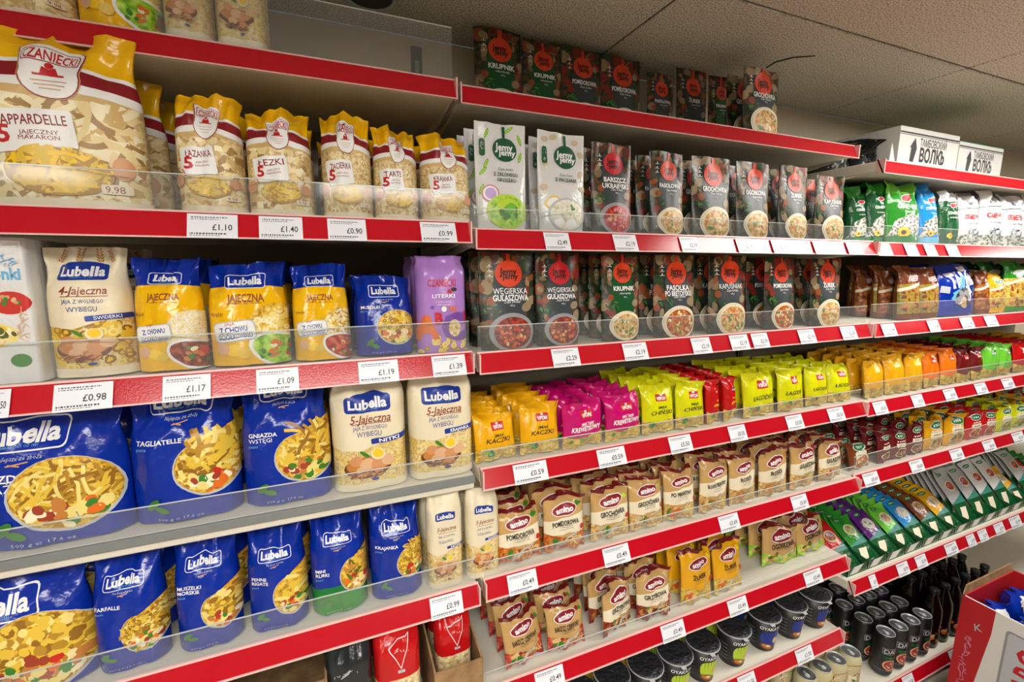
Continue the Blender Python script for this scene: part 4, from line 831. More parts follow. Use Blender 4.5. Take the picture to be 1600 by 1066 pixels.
_MS = {}
def make(k, w_, h_, seed):
    """one pack: its body mesh object with the crimped seal as its part"""
    fn, kw, t, name, cat, look, short, wr = KIND[k]
    key = (k, round(w_ * 100), round(h_ * 100), seed % 2 if wr else 0)
    if key not in _MS:
        d = fn(2 * h_ / w_, **kw)
        _MS[key] = pack(name, w_, h_, t, d['shape'], d['art'], d['base'], seed * 7 + len(_MS), d['seal'], wr)
    m0, m1, m2 = _MS[key]
    o = bpy.data.objects.new(name, m0); COL.objects.link(o)
    if m1: s = bpy.data.objects.new('top_seal', m1); COL.objects.link(s); s.parent = o
    if m2: s = bpy.data.objects.new('bottom_seal', m2); COL.objects.link(s); s.parent = o
    return o
# every row: (kind, left px, right px, top px, packs behind, gap, lean in degrees, yaw in degrees, set back)
ROWS = {
 'L1': [('laz', -30, 100, -190, 0), ('vlag' if 0 else 'jaj2', 103, 240, -190, 0), ('egg5n', 246, 329, -150, 0), ('egg5k', 331, 418, -140, 0)],
 'L2': [('pap', -62, 222, 34, 2, .09, 1.5, 3), ('laz', 270, 380, 140, 2, .09, 3), ('laz2', 384, 489, 166, 2), ('zac', 505, 585, 172, 2, .08, 3, -4), ('zac2', 589, 658, 196, 2), ('kra', 664, 741, 208, 2)],
 'L3': [('veg', -84, 60, 376, 1), ('egg4', 62, 200, 388, 1, .09, 3, 4), ('jaj1', 202, 316, 406, 2, .08, 4, -3), ('jaj2', 322, 450, 414, 2, .08, 4), ('jaj3', 458, 548, 416, 2, .08, 4), ('mus2', 558, 650, 436, 2, .08, 5), ('lit', 655, 734, 402, 2, .06)],
 'L4': [('gnit', -62, 196, 640, 1, .09, 4), ('tagl', 196, 372, 605, 1, .09, 4), ('gwst', 378, 518, 592, 1, .09, 4), ('egg5n', 522, 640, 592, 1, .085, 2), ('egg5k', 645, 745, 582, 1, .085, 2)],
 'L5': [('wlef', -100, 134, 880, 1, .09, 6), ('farf', 136, 254, 862, 1, .08, 6), ('musz', 268, 374, 846, 1, .08, 6), ('penn', 386, 480, 826, 1, .08, 6), ('mini', 487, 576, 806, 1, .08, 6), ('kraj', 583, 664, 800, 1, .08, 6), ('egg5s', 672, 727, 776, 2, .055, 2), ('egg5t', 733, 784, 768, 2, .055, 2)],
 'L6': [('grd', 516, 590, 1008, 2, .065, 2), ('grr', 592, 664, 984, 2, .065, 2), ('grr', 686, 742, 962, 1, .065, 2, 0, .03)],
 'M1': [('jkru', 748, 822, 38, 0, .055, 3, 0, .17), ('jkru', 824, 884, 60, 0, .055, 3, 0, .17), ('jpom', 886, 946, 72, 0, .055, 3, 0, .17), ('jpom', 948, 1008, 86, 0, .055, 3, 0, .17), ('jfas', 1020, 1060, 112, 0, .055, 3, 0, .17), ('jzur', 1066, 1112, 102, 0, .055, 3, 0, .17), ('jkru', 1116, 1150, 116, 0, .055, 3, 0, .17), ('jgro', 1172, 1226, 104, 1, .055, 2, 0, 0)],
 'M2': [('jpea', 750, 830, 190, 2, .05, 3), ('jmus', 849, 922, 205, 2, .05, 3), ('jbar', 934, 996, 222, 2, .05, 3), ('jfas', 1026, 1078, 236, 3, .045, 3), ('jgro', 1092, 1151, 244, 3, .045, 3), ('jogo', 1162, 1212, 252, 3, .045, 3), ('jzur', 1228, 1272, 258, 3, .045, 3), ('jkap', 1286, 1330, 274, 2, .045, 3)],
 'M3': [('jweg', 756, 842, 384, 2, .05, 3), ('jweg2', 846, 914, 388, 2, .05, 3), ('jkru', 950, 1008, 394, 3, .05, 3), ('jpbr', 1032, 1095, 400, 2, .05, 3), ('jkap', 1118, 1176, 400, 3, .05, 3), ('jpom', 1206, 1252, 403, 3, .05, 3), ('jzur', 1278, 1324, 405, 3, .05, 3)],
 'M4': [('vkac', 746, 814, 654, 4, .04, 12, 6), ('vkac', 818, 880, 636, 4, .04, 10), ('vkre', 884, 950, 630, 4, .038, 5), ('vkre', 952, 1010, 618, 4, .038, 5), ('vchi', 1012, 1062, 606, 4, .04, 10), ('vchi', 1064, 1110, 602, 4, .04, 8), ('vred', 1112, 1138, 596, 4, .04, 5, 24), ('vred', 1139, 1162, 592, 4, .04, 5, 24), ('vlag', 1170, 1222, 586, 4, .04, 8), ('vlag', 1224, 1268, 580, 4, .04, 8), ('vlag', 1270, 1304, 578, 4, .04, 12), ('vlag', 1306, 1340, 574, 4, .04, 12)],
 'M5': [('apom', 784, 852, 806, 4, .04, 12, 3), ('apom', 856, 918, 782, 4, .04, 10), ('agro', 930, 990, 768, 4, .04, 8), ('agro', 992, 1044, 752, 4, .04, 8), ('apik', 1047, 1092, 738, 4, .04, 8), ('aros', 1100, 1144, 720, 3, .045, 6), ('aro2', 1148, 1190, 714, 3, .045, 6), ('aro2', 1196, 1238, 705, 3, .045, 6), ('agul', 1242, 1284, 695, 3, .045, 6), ('agul', 1288, 1326, 690, 3, .045, 6)],
 'M6': [('abar', 794, 858, 976, 3, .05, 16, 8), ('abar', 862, 920, 958, 3, .05, 14), ('agrz', 944, 1002, 918, 4, .045, 8, 14), ('agrz', 1004, 1054, 898, 4, .045, 8), ('acur', 1072, 1120, 866, 4, .045, 8), ('acur', 1124, 1170, 856, 4, .045, 10), ('aogo', 1202, 1252, 826, 4, .045, 8, 0, .03), ('aogo', 1256, 1300, 818, 3, .045, 14, 0, .03)],
 'R2': [('sdgr', 1336, 1362, 292, 2, .055, 4, 0, .05), ('sdgr', 1364, 1394, 284, 2, .055, 4, 0, .03), ('sgre', 1400, 1448, 274, 2, .055, 8), ('sblu', 1450, 1476, 276, 2, .055, 8), ('sgr2', 1478, 1506, 298, 2, .05, 4), ('swhi', 1508, 1536, 304, 2, .05, 4), ('swhi', 1542, 1572, 298, 2, .05, 4), ('swhi', 1574, 1604, 304, 2, .05, 4), ('swhi', 1606, 1634, 304, 1, .05, 4)],
 'R3': [('kbro', 1349, 1374, 424, 0, .05, 4, 0, .12), ('kbro', 1386, 1407, 424, 1, .066, 4, 0, .06), ('kora', 1418, 1447, 418, 2, .066, 6), ('kora', 1450, 1476, 420, 2, .066, 6), ('kblu', 1480, 1535, 415, 1, .085, 6), ('kbro', 1539, 1552, 424, 1, .066, 6), ('kyel', 1556, 1579, 428, 2, .066, 6), ('kgre', 1583, 1613, 410, 2, .066, 6), ('kgre', 1617, 1640, 412, 2, .066, 6), ('kyel', 1643, 1670, 412, 2, .066, 6), ('kora', 1673, 1700, 412, 2, .066, 6)],
 'R4': [('ngol', 1362, 1394, 566, 4, .04, 10), ('ngol', 1396, 1424, 558, 4, .04, 10), ('ngol', 1426, 1452, 556, 4, .04, 10), ('nor', 1454, 1480, 552, 4, .04, 10), ('nor', 1482, 1504, 548, 4, .04, 10), ('nmar', 1506, 1526, 548, 4, .04, 10), ('nmar', 1528, 1546, 546, 4, .04, 10), ('ngre', 1548, 1570, 541, 4, .04, 10), ('ngre', 1572, 1592, 541, 5, .04, 10), ('nred', 1594, 1616, 538, 5, .04, 10), ('nred', 1618, 1640, 536, 5, .04, 10), ('ngol', 1642, 1664, 534, 5, .04, 10), ('ngol', 1666, 1690, 532, 5, .04, 10)],
 'R5': [('cora', 1336, 1372, 696, 3, .045, 14, 10), ('cbro', 1380, 1400, 676, 3, .045, 5), ('cbro', 1402, 1424, 674, 3, .045, 5), ('cbro', 1426, 1448, 664, 3, .045, 5), ('cyel', 1452, 1482, 656, 3, .045, 5), ('cyel', 1484, 1514, 650, 3, .045, 5), ('cred', 1518, 1540, 645, 3, .045, 5), ('cred', 1542, 1562, 642, 3, .045, 5), ('clim', 1566, 1588, 636, 3, .045, 5), ('clim', 1590, 1610, 632, 5, .045, 5), ('cyel', 1612, 1632, 628, 5, .045, 5), ('cyel', 1634, 1654, 624, 5, .045, 5), ('cred', 1656, 1676, 620, 5, .045, 5)],
}
SZ = {'M4': (.0,), }
for row, items in ROWS.items():
    zr, yf, rh = SH[row]; z = H + zr
    for n, it in enumerate(items):
        k, xl, xr, yt, nb = it[:5]; gap, lean, yaw, back = (list(it[5:]) + [None] * 4)[:4]
        lean = 3 if lean is None else lean; yaw = yaw or 0; back = back or 0
        t = KIND[k][2]; gap = gap or t + .01
        Y = yf + .012 + back; yc = Y + t / 2
        xa, xb = x_on(xl, Y, z + .05), x_on(xr, Y, z + .05)
        w_ = xb - xa; xc = (xa + xb) / 2
        hgt = (at((xl + xr) / 2, yt, Y + .01)[1] - z) / math.cos(math.radians(lean)); hgt = max(.08, hgt)
        nxt = SH.get(row[0] + str(int(row[1]) - 1))
        if k == 'pap': pass
        elif nxt: hgt = min(hgt, nxt[0] - zr - .042)
        else: hgt = min(hgt, CEIL - z - .02)
        o = make(k, w_, hgt, n)
        look, short = KIND[k][5], KIND[k][6]; lr = math.radians(lean)
        if row == 'L6' and n == 2: z += .0045
        o.location = (xc, yc + t * .5 * abs(math.sin(math.radians(yaw))), z + t / 2 * math.sin(lr) + .001); o.rotation_euler = (-lr, 0, math.radians(yaw))
        tag(o, '%s, %s from left, %s' % (look, ORD[n + 1], ROWN[row]), KIND[k][4], short + 's on the ' + ROWN[row])
        R = random.Random(n * 31 + ord(row[0]) + int(row[1])); loose = row in ('M4', 'M5', 'M6', 'R4', 'R5')
        if loose: o.rotation_euler.z += R.uniform(-.09, .09); o.rotation_euler.x += R.uniform(-.03, .03); o.rotation_euler.y = R.uniform(-.03, .03)
        for q in range(nb):
            yy = o.location.y + (gap + t * .12) * (q + 1)
            if yy + t + math.sin(lr) * hgt > YW - .03: break
            c = copy_tree(o); c.location = (xc + R.uniform(-.006, .006), yy, o.location.z)
            c.rotation_euler = (-lr * R.uniform(.95, 1.05), 0, math.radians(yaw) + R.uniform(-.03, .03) * (4 if loose else 1))
            if k == 'pap': c.scale.z = .225 / hgt
            c['label'] = '%s %s behind %s front pack from left, %s' % (short, ('directly', 'second', 'third', 'fourth', 'fifth')[q], ORD[n + 1], ROWN[row])

# ------------------------------------------------------------------ round goods: cups, cans, bottles
def label_sheet(rf, z0, z1, n=14, span=math.pi, nz=4):
    """curved sheet on a round body: rf(z) radius; x -1..1 over the span facing -y"""
    us = [-1 + 2 * i / n for i in range(n + 1)]; zs = [z0 + (z1 - z0) * j / nz for j in range(nz + 1)]
    P = [[Vector((rf(z) * math.sin(u * span / 2), -rf(z) * math.cos(u * span / 2), z)) for z in zs] for u in us]
    N = [[Vector((math.sin(u * span / 2), -math.cos(u * span / 2), 0)) for z in zs] for u in us]
    return us, zs, P, N
def wrap_art(mb, art, rf, z0, z1, r, span=math.pi):
    us, zs, P, N = label_sheet(rf, z0, z1, span=span)
    ys = [(z - z0) / (z1 - z0) * art.A for z in zs]
    lay((us, ys, P, N, lambda j: 0), art, [mb], [[]], eps=.00012)
def noodle_cup(hue):
    a = Art(1.3, 3)
    a.rr(.12, .46, 1.0, .72, .25, hue); a.fill(.1, .45, .4, .26, 'blob', [hue, 'i_yellow' if hue != 'i_blue' else 'i_sky', 'i_lime' if hue == 'i_lime' else hue], 12, .3)
    a.text('OYAKATA', .05, .86, .15, 'i_white', bold=.02, fit=.95); a.ell(-.05, .17, .34, .15, 'i_wood', rot=-.2); a.ell(-.05, .185, .26, .1, 'i_bread', rot=-.2); a.ell(-.0, .2, .1, .05, 'i_cream'); a.ell(.3, .42, .12, .16, 'i_tan')
    for k in range(5): a.line(-.98, .2 + .13 * k, -.62, .2 + .13 * k, .02, 'i_grey')
    t = empty('noodle_cup'); rf = lambda z: .036 + .0115 * z / .108
    b = MB(); b.lathe([(.033, 0), (.036, .002), (.0475, .108), (.0455, .108), (.0445, .104), (.02, .1035), (.0005, .1035)], 'cup_black', 30)
    wrap_art(b, a, rf, .004, .100, .045); b.build('cup_body', t)
    b = MB(); n = 30; v = []
    for k in range(n + 1):
        for m_ in range(9):
            q = 2 * math.pi * m_ / 8; rr_ = .0475 + .0022 * math.cos(q); an = 2 * math.pi * k / n
            v.append((rr_ * math.cos(an), rr_ * math.sin(an), .108 + .0022 * math.sin(q)))
    b.faces(v, [(k * 9 + m_, (k + 1) * 9 + m_, (k + 1) * 9 + m_ + 1, k * 9 + m_ + 1) for k in range(n) for m_ in range(8)], 'cup_rim', True); b.build('rim', t)
    b = MB(); R = random.Random(4)
    b.lathe([(.0478, .1085), (.0474, .1105), (.040, .1120), (.025, .1112), (.0005, .1118)], 'foil_dark', 30)
    b.faces([(-.008, -.047, .1095), (.008, -.047, .1095), (.006, -.058, .108), (-.006, -.058, .108), (-.008, -.047, .1090), (.008, -.047, .1090), (.006, -.058, .1075), (-.006, -.058, .1075)], [(0, 3, 2, 1), (4, 5, 6, 7), (3, 7, 6, 2), (0, 4, 7, 3), (1, 2, 6, 5)], 'silver'); b.build('foil_lid', t)
    return t
def drink_can(body, art, hh=.168, rimm='alu'):
    t = empty('drink_can'); r = .033
    b = MB(); b.lathe([(.024, 0), (.028, .004), (r, .016), (r, hh - .018), (.0285, hh - .006), (.0270, hh - .004)], body, 28, mf=lambda j: 'alu' if j < 1 else body)
    if art: wrap_art(b, art, lambda z: r, .018, hh - .02, r)
    b.build('can_body', t)
    b = MB(); b.lathe([(.0270, hh - .004), (.0287, hh - .001), (.0287, hh), (.0272, hh), (.0262, hh - .005), (.018, hh - .0052), (.0005, hh - .0052)], rimm, 28); b.build('can_lid', t)
    b = MB(); b.lathe([(.0075, hh - .0040), (.0075, hh - .0028), (.0045, hh - .0028), (.0045, hh - .0038)], rimm, 14, (0, -.006)); b.box(-.004, .002, hh - .0040, .004, .010, hh - .0030, rimm); b.build('pull_tab', t)
    return t
def cola_bottle(lab='i_orange'):
    t = empty('drink_bottle')
    b = MB(); r = .034
    b.lathe([(.028, 0), (r, .012), (r, .06), (.0325, .085), (r, .11), (r, .14), (.031, .165), (.02, .195), (.013, .215), (.0125, .226)], 'cola', 26)
    a = Art(1, 8); a.fill(.0, .5, .95, .46, 'blob', [lab, 'i_bread', 'i_orange', 'i_wood', 'i_tan'], 40, .3, box=True); a.rr(.1, .5, .9, .3, .1, 'i_black'); wrap_art(b, a, lambda z: r, .03, .078, r)
    b.build('bottle_body', t); b = MB(); b.lathe([(.0145, .222), (.0150, .224), (.0150, .238), (.013, .240)], 'cup_black', 20); b.build('cap', t)
    return t
cups = {c: noodle_cup(c) for c in ('i_yellow', 'i_lime', 'i_blue')}
used = set()
def first_or_copy(key, src):
    if key in used: return copy_tree(src)
    used.add(key); return src
z7 = H + SH['M7'][0]; y7 = SH['M7'][1]
CUPS = [('i_yellow', 900, .045), ('i_yellow', 944, .06), ('i_yellow', 994, .05), ('i_lime', 1046, .05), ('i_lime', 1095, .052), ('i_lime', 1144, .055), ('i_blue', 1191, .06), ('i_blue', 1232, .06), ('i_blue', 1269, .06)]
cn = {'i_yellow': 'black noodle cup with yellow panel', 'i_lime': 'black noodle cup with lime green panel', 'i_blue': 'black noodle cup with blue panel'}
for n, (c, px, dy) in enumerate(CUPS):
    for q in range(3):
        Y = y7 + dy + .103 * q; X = x_on(px, y7 + dy, z7 + .05) if n >= 4 else x_on(CUPS[4][1], y7 + CUPS[4][2], z7 + .05) - .103 * (4 - n)
        o = first_or_copy('cup' + c, cups[c]); o.location = (X, Y, z7 + .0005); o.rotation_euler = (0, 0, -.42 + .05 * n - .3 * (n == 6))
        tag(o, (cn[c] + ', %s from left in the front line' % ORD[n + 1]) if q == 0 else 'black noodle cup %s behind the %s front cup from left' % (('', 'directly', 'second')[q], ORD[n + 1]), 'noodle cup', 'noodle cups on the seventh shelf')
# black cans and beige cans on the bottom shelf
a = Art(2.7, 2); a.rect(-1, .0, 1, .06, 'i_slate'); a.rr(0, .70, 1.05, .50, .02, 'i_grey'); a.rr(0, .70, .98, .44, .02, 'i_black'); a.text('DAS', 0, .70, .36, 'i_silver', bold=.02, fit=.86)
a.rr(0, .50, .8, .26, .06, 'dkgreen'); a.fill(0, .5, .36, .1, 'grain', ['i_lgreen', 'i_grey'], 8, .16); a.ell(0, .28, .44, .44, 'i_egg2'); a.ell(0, .28, .36, .36, 'i_meat'); a.fill(0, .28, .3, .3, 'blob', ['i_egg2', 'i_wood', 'i_pink'], 10, .2); a.line(-.9, .1, .9, .1, .03, 'i_grey'); a.up()
blk = drink_can('can_black', a)
zr8 = H + SH['R8'][0]; y8 = SH['R8'][1]
pxc = [1378, 1411, 1443, 1472]
n = 0
base = at(1378, 975, y8 + .06)[0]
BC = [(0, 0), (1, 0), (2, 0), (3, 0), (0, 1), (1, 1), (2, 1), (3, 1), (0, 2), (1, 2), (2, 2), (3, 2), (0, 3), (1, 3), (2, 3), (3, 3), (0, 4), (1, 4), (2, 4), (3, 4)]
for i, j in BC:
    o = first_or_copy('blk', blk); o.location = (base + .076 * i - .004 * (j % 2), y8 + .045 + .073 * j, zr8 + .0005); o.rotation_euler = (0, 0, -.35 + .13 * ((i * 5 + j * 3) % 4)); n += 1
    tag(o, 'black drink can, %s in the %s row from the front of the bottom shelf' % (ORD[i + 1], ORD[j + 1]), 'drink can', 'black drink cans on the bottom shelf')
bt = cola_bottle()
for i in range(6):
    for j in range(5):
        o = first_or_copy('bt', bt); o.location = (base + .076 * 4 + .012 + .074 * i, y8 + .055 + .075 * j, zr8 + .0005); o.rotation_euler = (0, 0, .2 * ((i + j) % 3))
        tag(o, 'dark bottle with orange label, %s from left in the %s row, bottom shelf' % (ORD[i + 1], ORD[j + 1]), 'bottle', 'dark bottles on the bottom shelf')
a = Art(2.7, 4); a.fill(0, .5, .9, 1.2, 'thin', ['i_wood', 'i_olive', 'i_tan', 'i_cream'], 60, .5, box=True, rot=1.3); a.rr(-.2, .45, .5, 1.0, .1, 'i_cream'); a.fill(-.2, .45, .22, .46, 'blob', ['i_leaf', 'i_olive', 'i_tan'], 26, .2)
bg = drink_can('can_beige', a)
z8 = H + SH['M8'][0]; y8m = SH['M8'][1]
bx = at(1330, 1030, y8m + .05)[0]
for i in range(4):
    for j in range(4):
        o = first_or_copy('bg', bg); o.location = (bx - .03 - .074 * i - .004 * (j % 2), y8m + .04 + .072 * j, z8 + .0005); o.rotation_euler = (0, 0, .3 * ((i + j) % 3) - .3)
        tag(o, 'beige drink can, %s from the right in the %s row, bottom shelf' % (ORD[i + 1], ORD[j + 1]), 'drink can', 'beige drink cans on the bottom shelf')

# ------------------------------------------------------------------ sauce sachets leaning in green trays, sixth shelf of the right bay
z6 = H + SH['R6'][0]; y6 = SH['R6'][1]
FILES = ['fred', 'fgre', 'fvio', 'flim', 'fblu', 'fbro', 'fyel', 'fsil', 'fsil', 'fwhi', 'fwhi', 'fyel', 'fsil', 'fred', 'fgre']
fx = X2 + .075
ff = ('leftmost', 'second', 'third', 'fourth', 'fifth', 'sixth', 'seventh', 'eighth', 'ninth', 'tenth', 'eleventh', 'twelfth', 'thirteenth', 'fourteenth', 'fifteenth')
for n, k in enumerate(FILES):
    wd = .10; X = fx + .106 * n
    t = tag(empty('display_tray', (X, y6 + .018, z6)), 'low green cardboard tray, %s in the line of sauce trays' % ff[n], 'tray', 'green sauce trays')
    b = MB(); b.box(-.052, 0, 0, .052, .40, .002, 'dkgreen'); b.box(-.052, .398, .002, .052, .40, .05, 'dkgreen'); b.build('tray_floor', t)
    b = MB(); b.box(-.052, 0, .002, .052, .002, .032, 'dkgreen'); b.faces([(-.04, -.0003, .005), (.0, -.0003, .005), (.03, -.0003, .03), (-.02, -.0003, .03)], [(0, 1, 2, 3)], 'card_white'); b.build('tray_front', t)
    for sx in (-1, 1):
        b = MB(); x0_, x1_ = sorted((sx * .052, sx * .0505)); v = [(x0_, 0, .002), (x1_, 0, .002), (x0_, .40, .002), (x1_, .40, .002), (x0_, 0, .034), (x1_, 0, .034), (x0_, .40, .10), (x1_, .40, .10)]
        b.faces(v, [(0, 2, 3, 1), (4, 5, 7, 6), (0, 1, 5, 4), (2, 6, 7, 3), (0, 4, 6, 2), (1, 3, 7, 5)], 'dkgreen'); b.build('tray_side', t)
    tall = k in ('fsil', 'fwhi'); o0 = make(k, wd * .96, .21 if tall else .16, n)
    for q in range(9):
        o = o0 if q == 0 else copy_tree(o0)
        o.location = (X + ((q * 7 + n) % 3 - 1) * .0012, y6 + .034 + .030 * q, z6 + .012 + .0005 * q); o.rotation_euler = (-math.radians((40 if tall else 55) - 1.5 * q), 0, 0)
        tag(o, '%s, %s from the front, %s tray from the left' % (KIND[k][6], ORD[q + 1], ORD[n + 1]), 'sauce sachet', 'sauce sachets in the %s tray' % ORD[n + 1])

# ------------------------------------------------------------------ cartons on top of the right bay
z1 = H + SH['R1'][0]
def wolf_box(x0, x1, y0, dep, z0, z1_, lab, green=False):
    t = tag(empty('seed_carton', ((x0 + x1) / 2, y0, z0)), lab, 'carton', 'white cartons on top of the right bay'); w_ = x1 - x0; h_ = z1_ - z0
    a = Art(2 * h_ / w_, 3)
    a.line(-1, .90, 1, .90, .03, 'i_dark'); a.line(-1, .86, 1, .86, .012, 'i_dark'); a.line(-1, .20, 1, .20, .03, 'i_dark'); a.up()
    if green: a.rect(-1, 0, 1, .30, 'i_green')
    a.text('ТАМБОВСКИЙ', .12, .74, .16 * a.A, 'i_dark', bold=.02, fit=.9); a.text('ВОЛКb', .12, .48, .28 * a.A, 'i_dark', bold=.04, fit=.86); a.line(.36, .605, .43, .605, .05, 'i_dark')
    a.poly([(-.62, .32), (-.5, .3), (-.42, .6), (-.5, .82), (-.6, .66)], 'i_dark'); a.poly([(-.66, .58), (-.54, .66), (-.56, .74)], 'i_dark')
    plate('carton_front', w_, h_, .003, a, 'card_white', t)
    b = MB(); b.box(-w_ / 2, dep - .003, 0, w_ / 2, dep, h_, 'card_white'); b.build('carton_back', t)
    for sx in (-1, 1):
        x_ = sorted((sx * w_ / 2, sx * (w_ / 2 - .003))); b = MB(); b.box(x_[0], .0032, 0, x_[1], dep - .0032, h_, 'card_white'); b.build('carton_side', t)
    b = MB(); b.box(-w_ / 2 + .0035, .0035, 0, w_ / 2 - .0035, dep - .0035, .003, 'card_white'); b.build('carton_bottom', t)
    b = MB(); b.box(-w_ / 2, 0, h_ + .0003, w_ / 2, dep, h_ + .0025, 'card_green' if green else 'card_white'); b.build('carton_lid', t)
    return t
yB = .99
xa, xb, xc_ = at(1404, 230, yB)[0], at(1497, 240, yB)[0], at(1566, 250, yB)[0]
zt = at(1497, 214, yB)[1]
wolf_box(xa, xb - .003, yB, .26, z1 + .001, min(zt, CEIL - .03), 'white carton with black letters, taller and left of the two')
wolf_box(xb + .003, xc_, yB, .26, z1 + .001, at(1566, 233, yB)[1], 'white carton with green foot, right of the taller carton', True)
b = MB(); b.faces([(0, 0, 0), (.05, .0, .0), (.012, .002, .10), (0, .003, .0), (.05, .003, .0), (.012, .004, .10)], [(0, 1, 2), (5, 4, 3), (0, 2, 5, 3), (1, 4, 5, 2), (0, 3, 4, 1)], 'card_white')
tag(b.build('torn_flap', None, (xa - .045, yB - .004, z1 + .10)), 'torn pointed white cardboard flap standing beside the taller carton', 'cardboard')
COL.objects['torn_flap'].location = (xa - .052, yB - .004, z1 + .0)
# dark shrink-wrapped bundles to the left of them
mixmat('dotted_black', [(.05, s2l(190, 190, 185)), (.16, s2l(24, 24, 22))], 55, rough=.35, bump=.2, kind='dist')
for n, (pa, pb, ht, dz) in enumerate(((1296, 1336, .10, 0), (1338, 1366, .09, 0), (1368, 1398, .13, 0))):
    x0, x1 = at(pa, 240, 1.04)[0], at(pb, 240, 1.04)[0]; x0 = max(x0, X2 + .01); x1 = min(x1, xa - .06)
    if n == 0: x1 = at(1336, 240, 1.04)[0]
    a = Art(2 * ht / (x1 - x0), n); a.text('18', .1, .5, .4 * a.A, 'i_silver', fit=.4) if n == 0 else a.ell(0, .4, .2, .2, 'i_grey')
    m0, m1, m2 = pack('wrapped_bundle', x1 - x0 - .006, ht, .16, 'block', a, 'dotted_black', n, 'wrap' if 0 else 'charcoal', 1.2)
    o = bpy.data.objects.new('wrapped_bundle', m0); COL.objects.link(o); o.location = ((x0 + x1) / 2, 1.04 + .08, z1 + .001)
    s = bpy.data.objects.new('wrap_fold', m1); COL.objects.link(s); s.parent = o
    tag(o, 'black shrink-wrapped bundle with pale dots, %s from left beside the white cartons' % ORD[n + 1], 'bundle', 'dark bundles on top of the right bay')

# ------------------------------------------------------------------ cardboard trays on the lowest visible shelf of the left bay
zl = H + SH['L6'][0]; yl = SH['L6'][1]
def tray(x0, x1, y0, dep, z0, hf, hb, lab):
    t = tag(empty('cardboard_box', ((x0 + x1) / 2, y0, z0)), lab, 'box', 'brown display boxes'); w_ = x1 - x0
    b = MB(); b.box(-w_ / 2, 0, 0, w_ / 2, dep, .003, 'cardboard'); b.build('box_floor', t)
    b = MB(); b.box(-w_ / 2, 0, .003, w_ / 2, .004, hf, 'cardboard'); b.build('front_panel', t)
    b = MB(); b.box(-w_ / 2, dep - .004, .003, w_ / 2, dep, hb, 'cardboard'); b.build('rear_panel', t)
    for sx in (-1, 1):
        xs_ = sorted((sx * w_ / 2, sx * (w_ / 2 - .004))); b = MB(); v = [(x, y, z) for y, zz in ((.0041, hf), (dep - .0041, hb)) for x in xs_ for z in (.003, zz)]
        b.faces(v, [(0, 1, 3, 2), (4, 6, 7, 5), (0, 4, 5, 1), (2, 3, 7, 6), (0, 2, 6, 4), (1, 5, 7, 3)], 'cardboard'); b.build('side_panel', t)
    return t
def tx(px): return x_on(px, yl + .02, zl + .2)
tray(tx(-40), tx(266), yl + .012, .38, zl + .001, .215, .215, 'brown cardboard box, leftmost below the blue pasta bags')
tray(tx(272), tx(512), yl + .012, .38, zl + .001, .22, .225, 'wide brown cardboard box left of the dark grain packs')
tray(tx(676), tx(752), yl + .008, .40, zl + .001, .155, .235, 'brown cardboard box around the rightmost red-topped packs')

# ------------------------------------------------------------------ big red and white carton standing in the aisle
X0, YA = 1.965, .70; zt = H - 1.115; WX, LY = .34, .50
t = tag(empty('shipping_carton', (X0, YA, 0)), 'large open red and white carton standing in the aisle, lower right corner', 'carton')
a = Art(2 * zt / LY, 5); A_ = a.A
f = lambda pts: [(x, b) for x, b in pts]
a.poly(f([(-1, 0), (-.80, 0), (-.74, .35), (-.665, .8), (-.66, 1), (-1, 1)]), 'card_red')
a.rr(-.28, .52, .52, 1.35, .05, 'i_grey'); a.rr(-.28, .52, .47, 1.30, .04, 'i_silver')
a.text('KAZARO', -.29, .50, .26, 'i_red', bold=.025, rot=math.pi / 2, fit=1.15)
a.fill(-.87, .45, .06, .5, 'thin', ['i_pink'], 34, .09); a.text('K', -.80, .80, .10, 'i_silver', shear=.3, rot=.5)
o = plate('side_panel', LY, zt, .006, a, 'card_white', t, (0, -LY / 2, 0), (0, 0, -math.pi / 2))
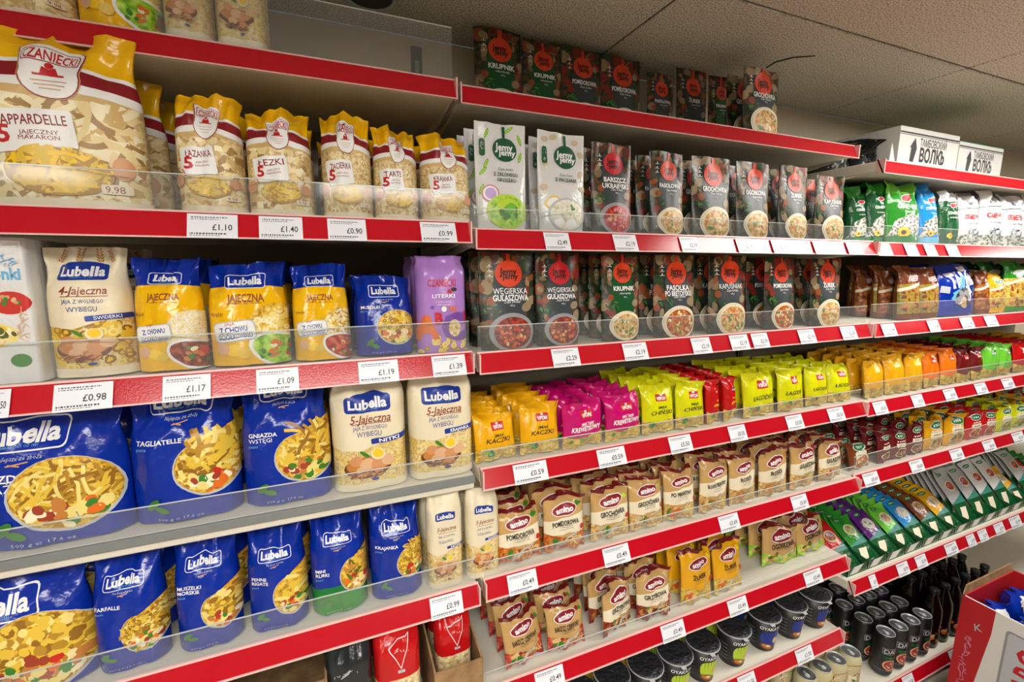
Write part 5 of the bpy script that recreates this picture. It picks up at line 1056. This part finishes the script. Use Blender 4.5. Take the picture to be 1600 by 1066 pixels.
b = MB(); b.box(0, 0, 0, WX, .006, zt, 'card_red'); b.build('end_panel', t, (0, -.006, 0))
b = MB(); b.box(0, 0, 0, WX, .006, zt, 'card_white'); b.build('end_panel', t, (0, -LY, 0))
b = MB(); b.box(WX - .006, -LY + .007, 0, WX, -.007, zt, 'card_red'); b.build('side_panel', t)
b = MB(); b.box(.007, -LY + .007, .0, WX - .007, -.007, .006, 'cardboard'); b.build('box_floor', t)
b = MB(); b.faces([(.004, -.002, zt), (WX - .004, -.002, zt), (WX - .02, .0, zt + .03), (.02, .0, zt + .03), (.004, .002, zt), (WX - .004, .002, zt), (WX - .02, .004, zt + .03), (.02, .004, zt + .03)], [(0, 1, 2, 3), (7, 6, 5, 4), (3, 2, 6, 7), (0, 3, 7, 4), (1, 5, 6, 2)], 'cardboard'); b.build('rear_flap', t)
a = Art(1.4, 6); a.ell(-.1, .6, .34, .3, 'i_yellow'); a.ell(-.1, .6, .16, .14, 'i_orange'); a.fill(.1, .3, .8, .36, 'blob', ['i_white', 'i_sky', 'i_blue', 'i_egg2'], 20, .3); a.rr(.1, .85, 1, .16, .05, 'i_white')
m0, m1, m2 = pack('snack_bag', .15, .20, .07, 'pillow', a, 'blue', 3, 'blue', 1.2)
o0 = None; n = 0
for i in range(2):
    for j in range(5):
        if o0 is None:
            o = o0 = bpy.data.objects.new('snack_bag', m0); COL.objects.link(o)
            for nm, mm in (('top_seal', m1), ('bottom_seal', m2)): s = bpy.data.objects.new(nm, mm); COL.objects.link(s); s.parent = o
        else: o = copy_tree(o0)
        o.location = (X0 + .088 + .163 * i, YA - .06 - .086 * j, zt - .225); o.rotation_euler = (-.06, 0, 0)
        tag(o, 'blue snack bag in the open carton, %s from its rear end, %s side' % (ORD[j + 1], ('near', 'far')[i]), 'snack packet', 'blue snack bags in the carton')
b = MB(); b.box(X0 + .01, YA - LY + .01, .0065, X0 + WX - .01, YA - .01, zt - .229, 'cardboard'); tag(b.build('box_insert'), 'brown cardboard filler inside the red and white carton under the blue bags', 'cardboard')
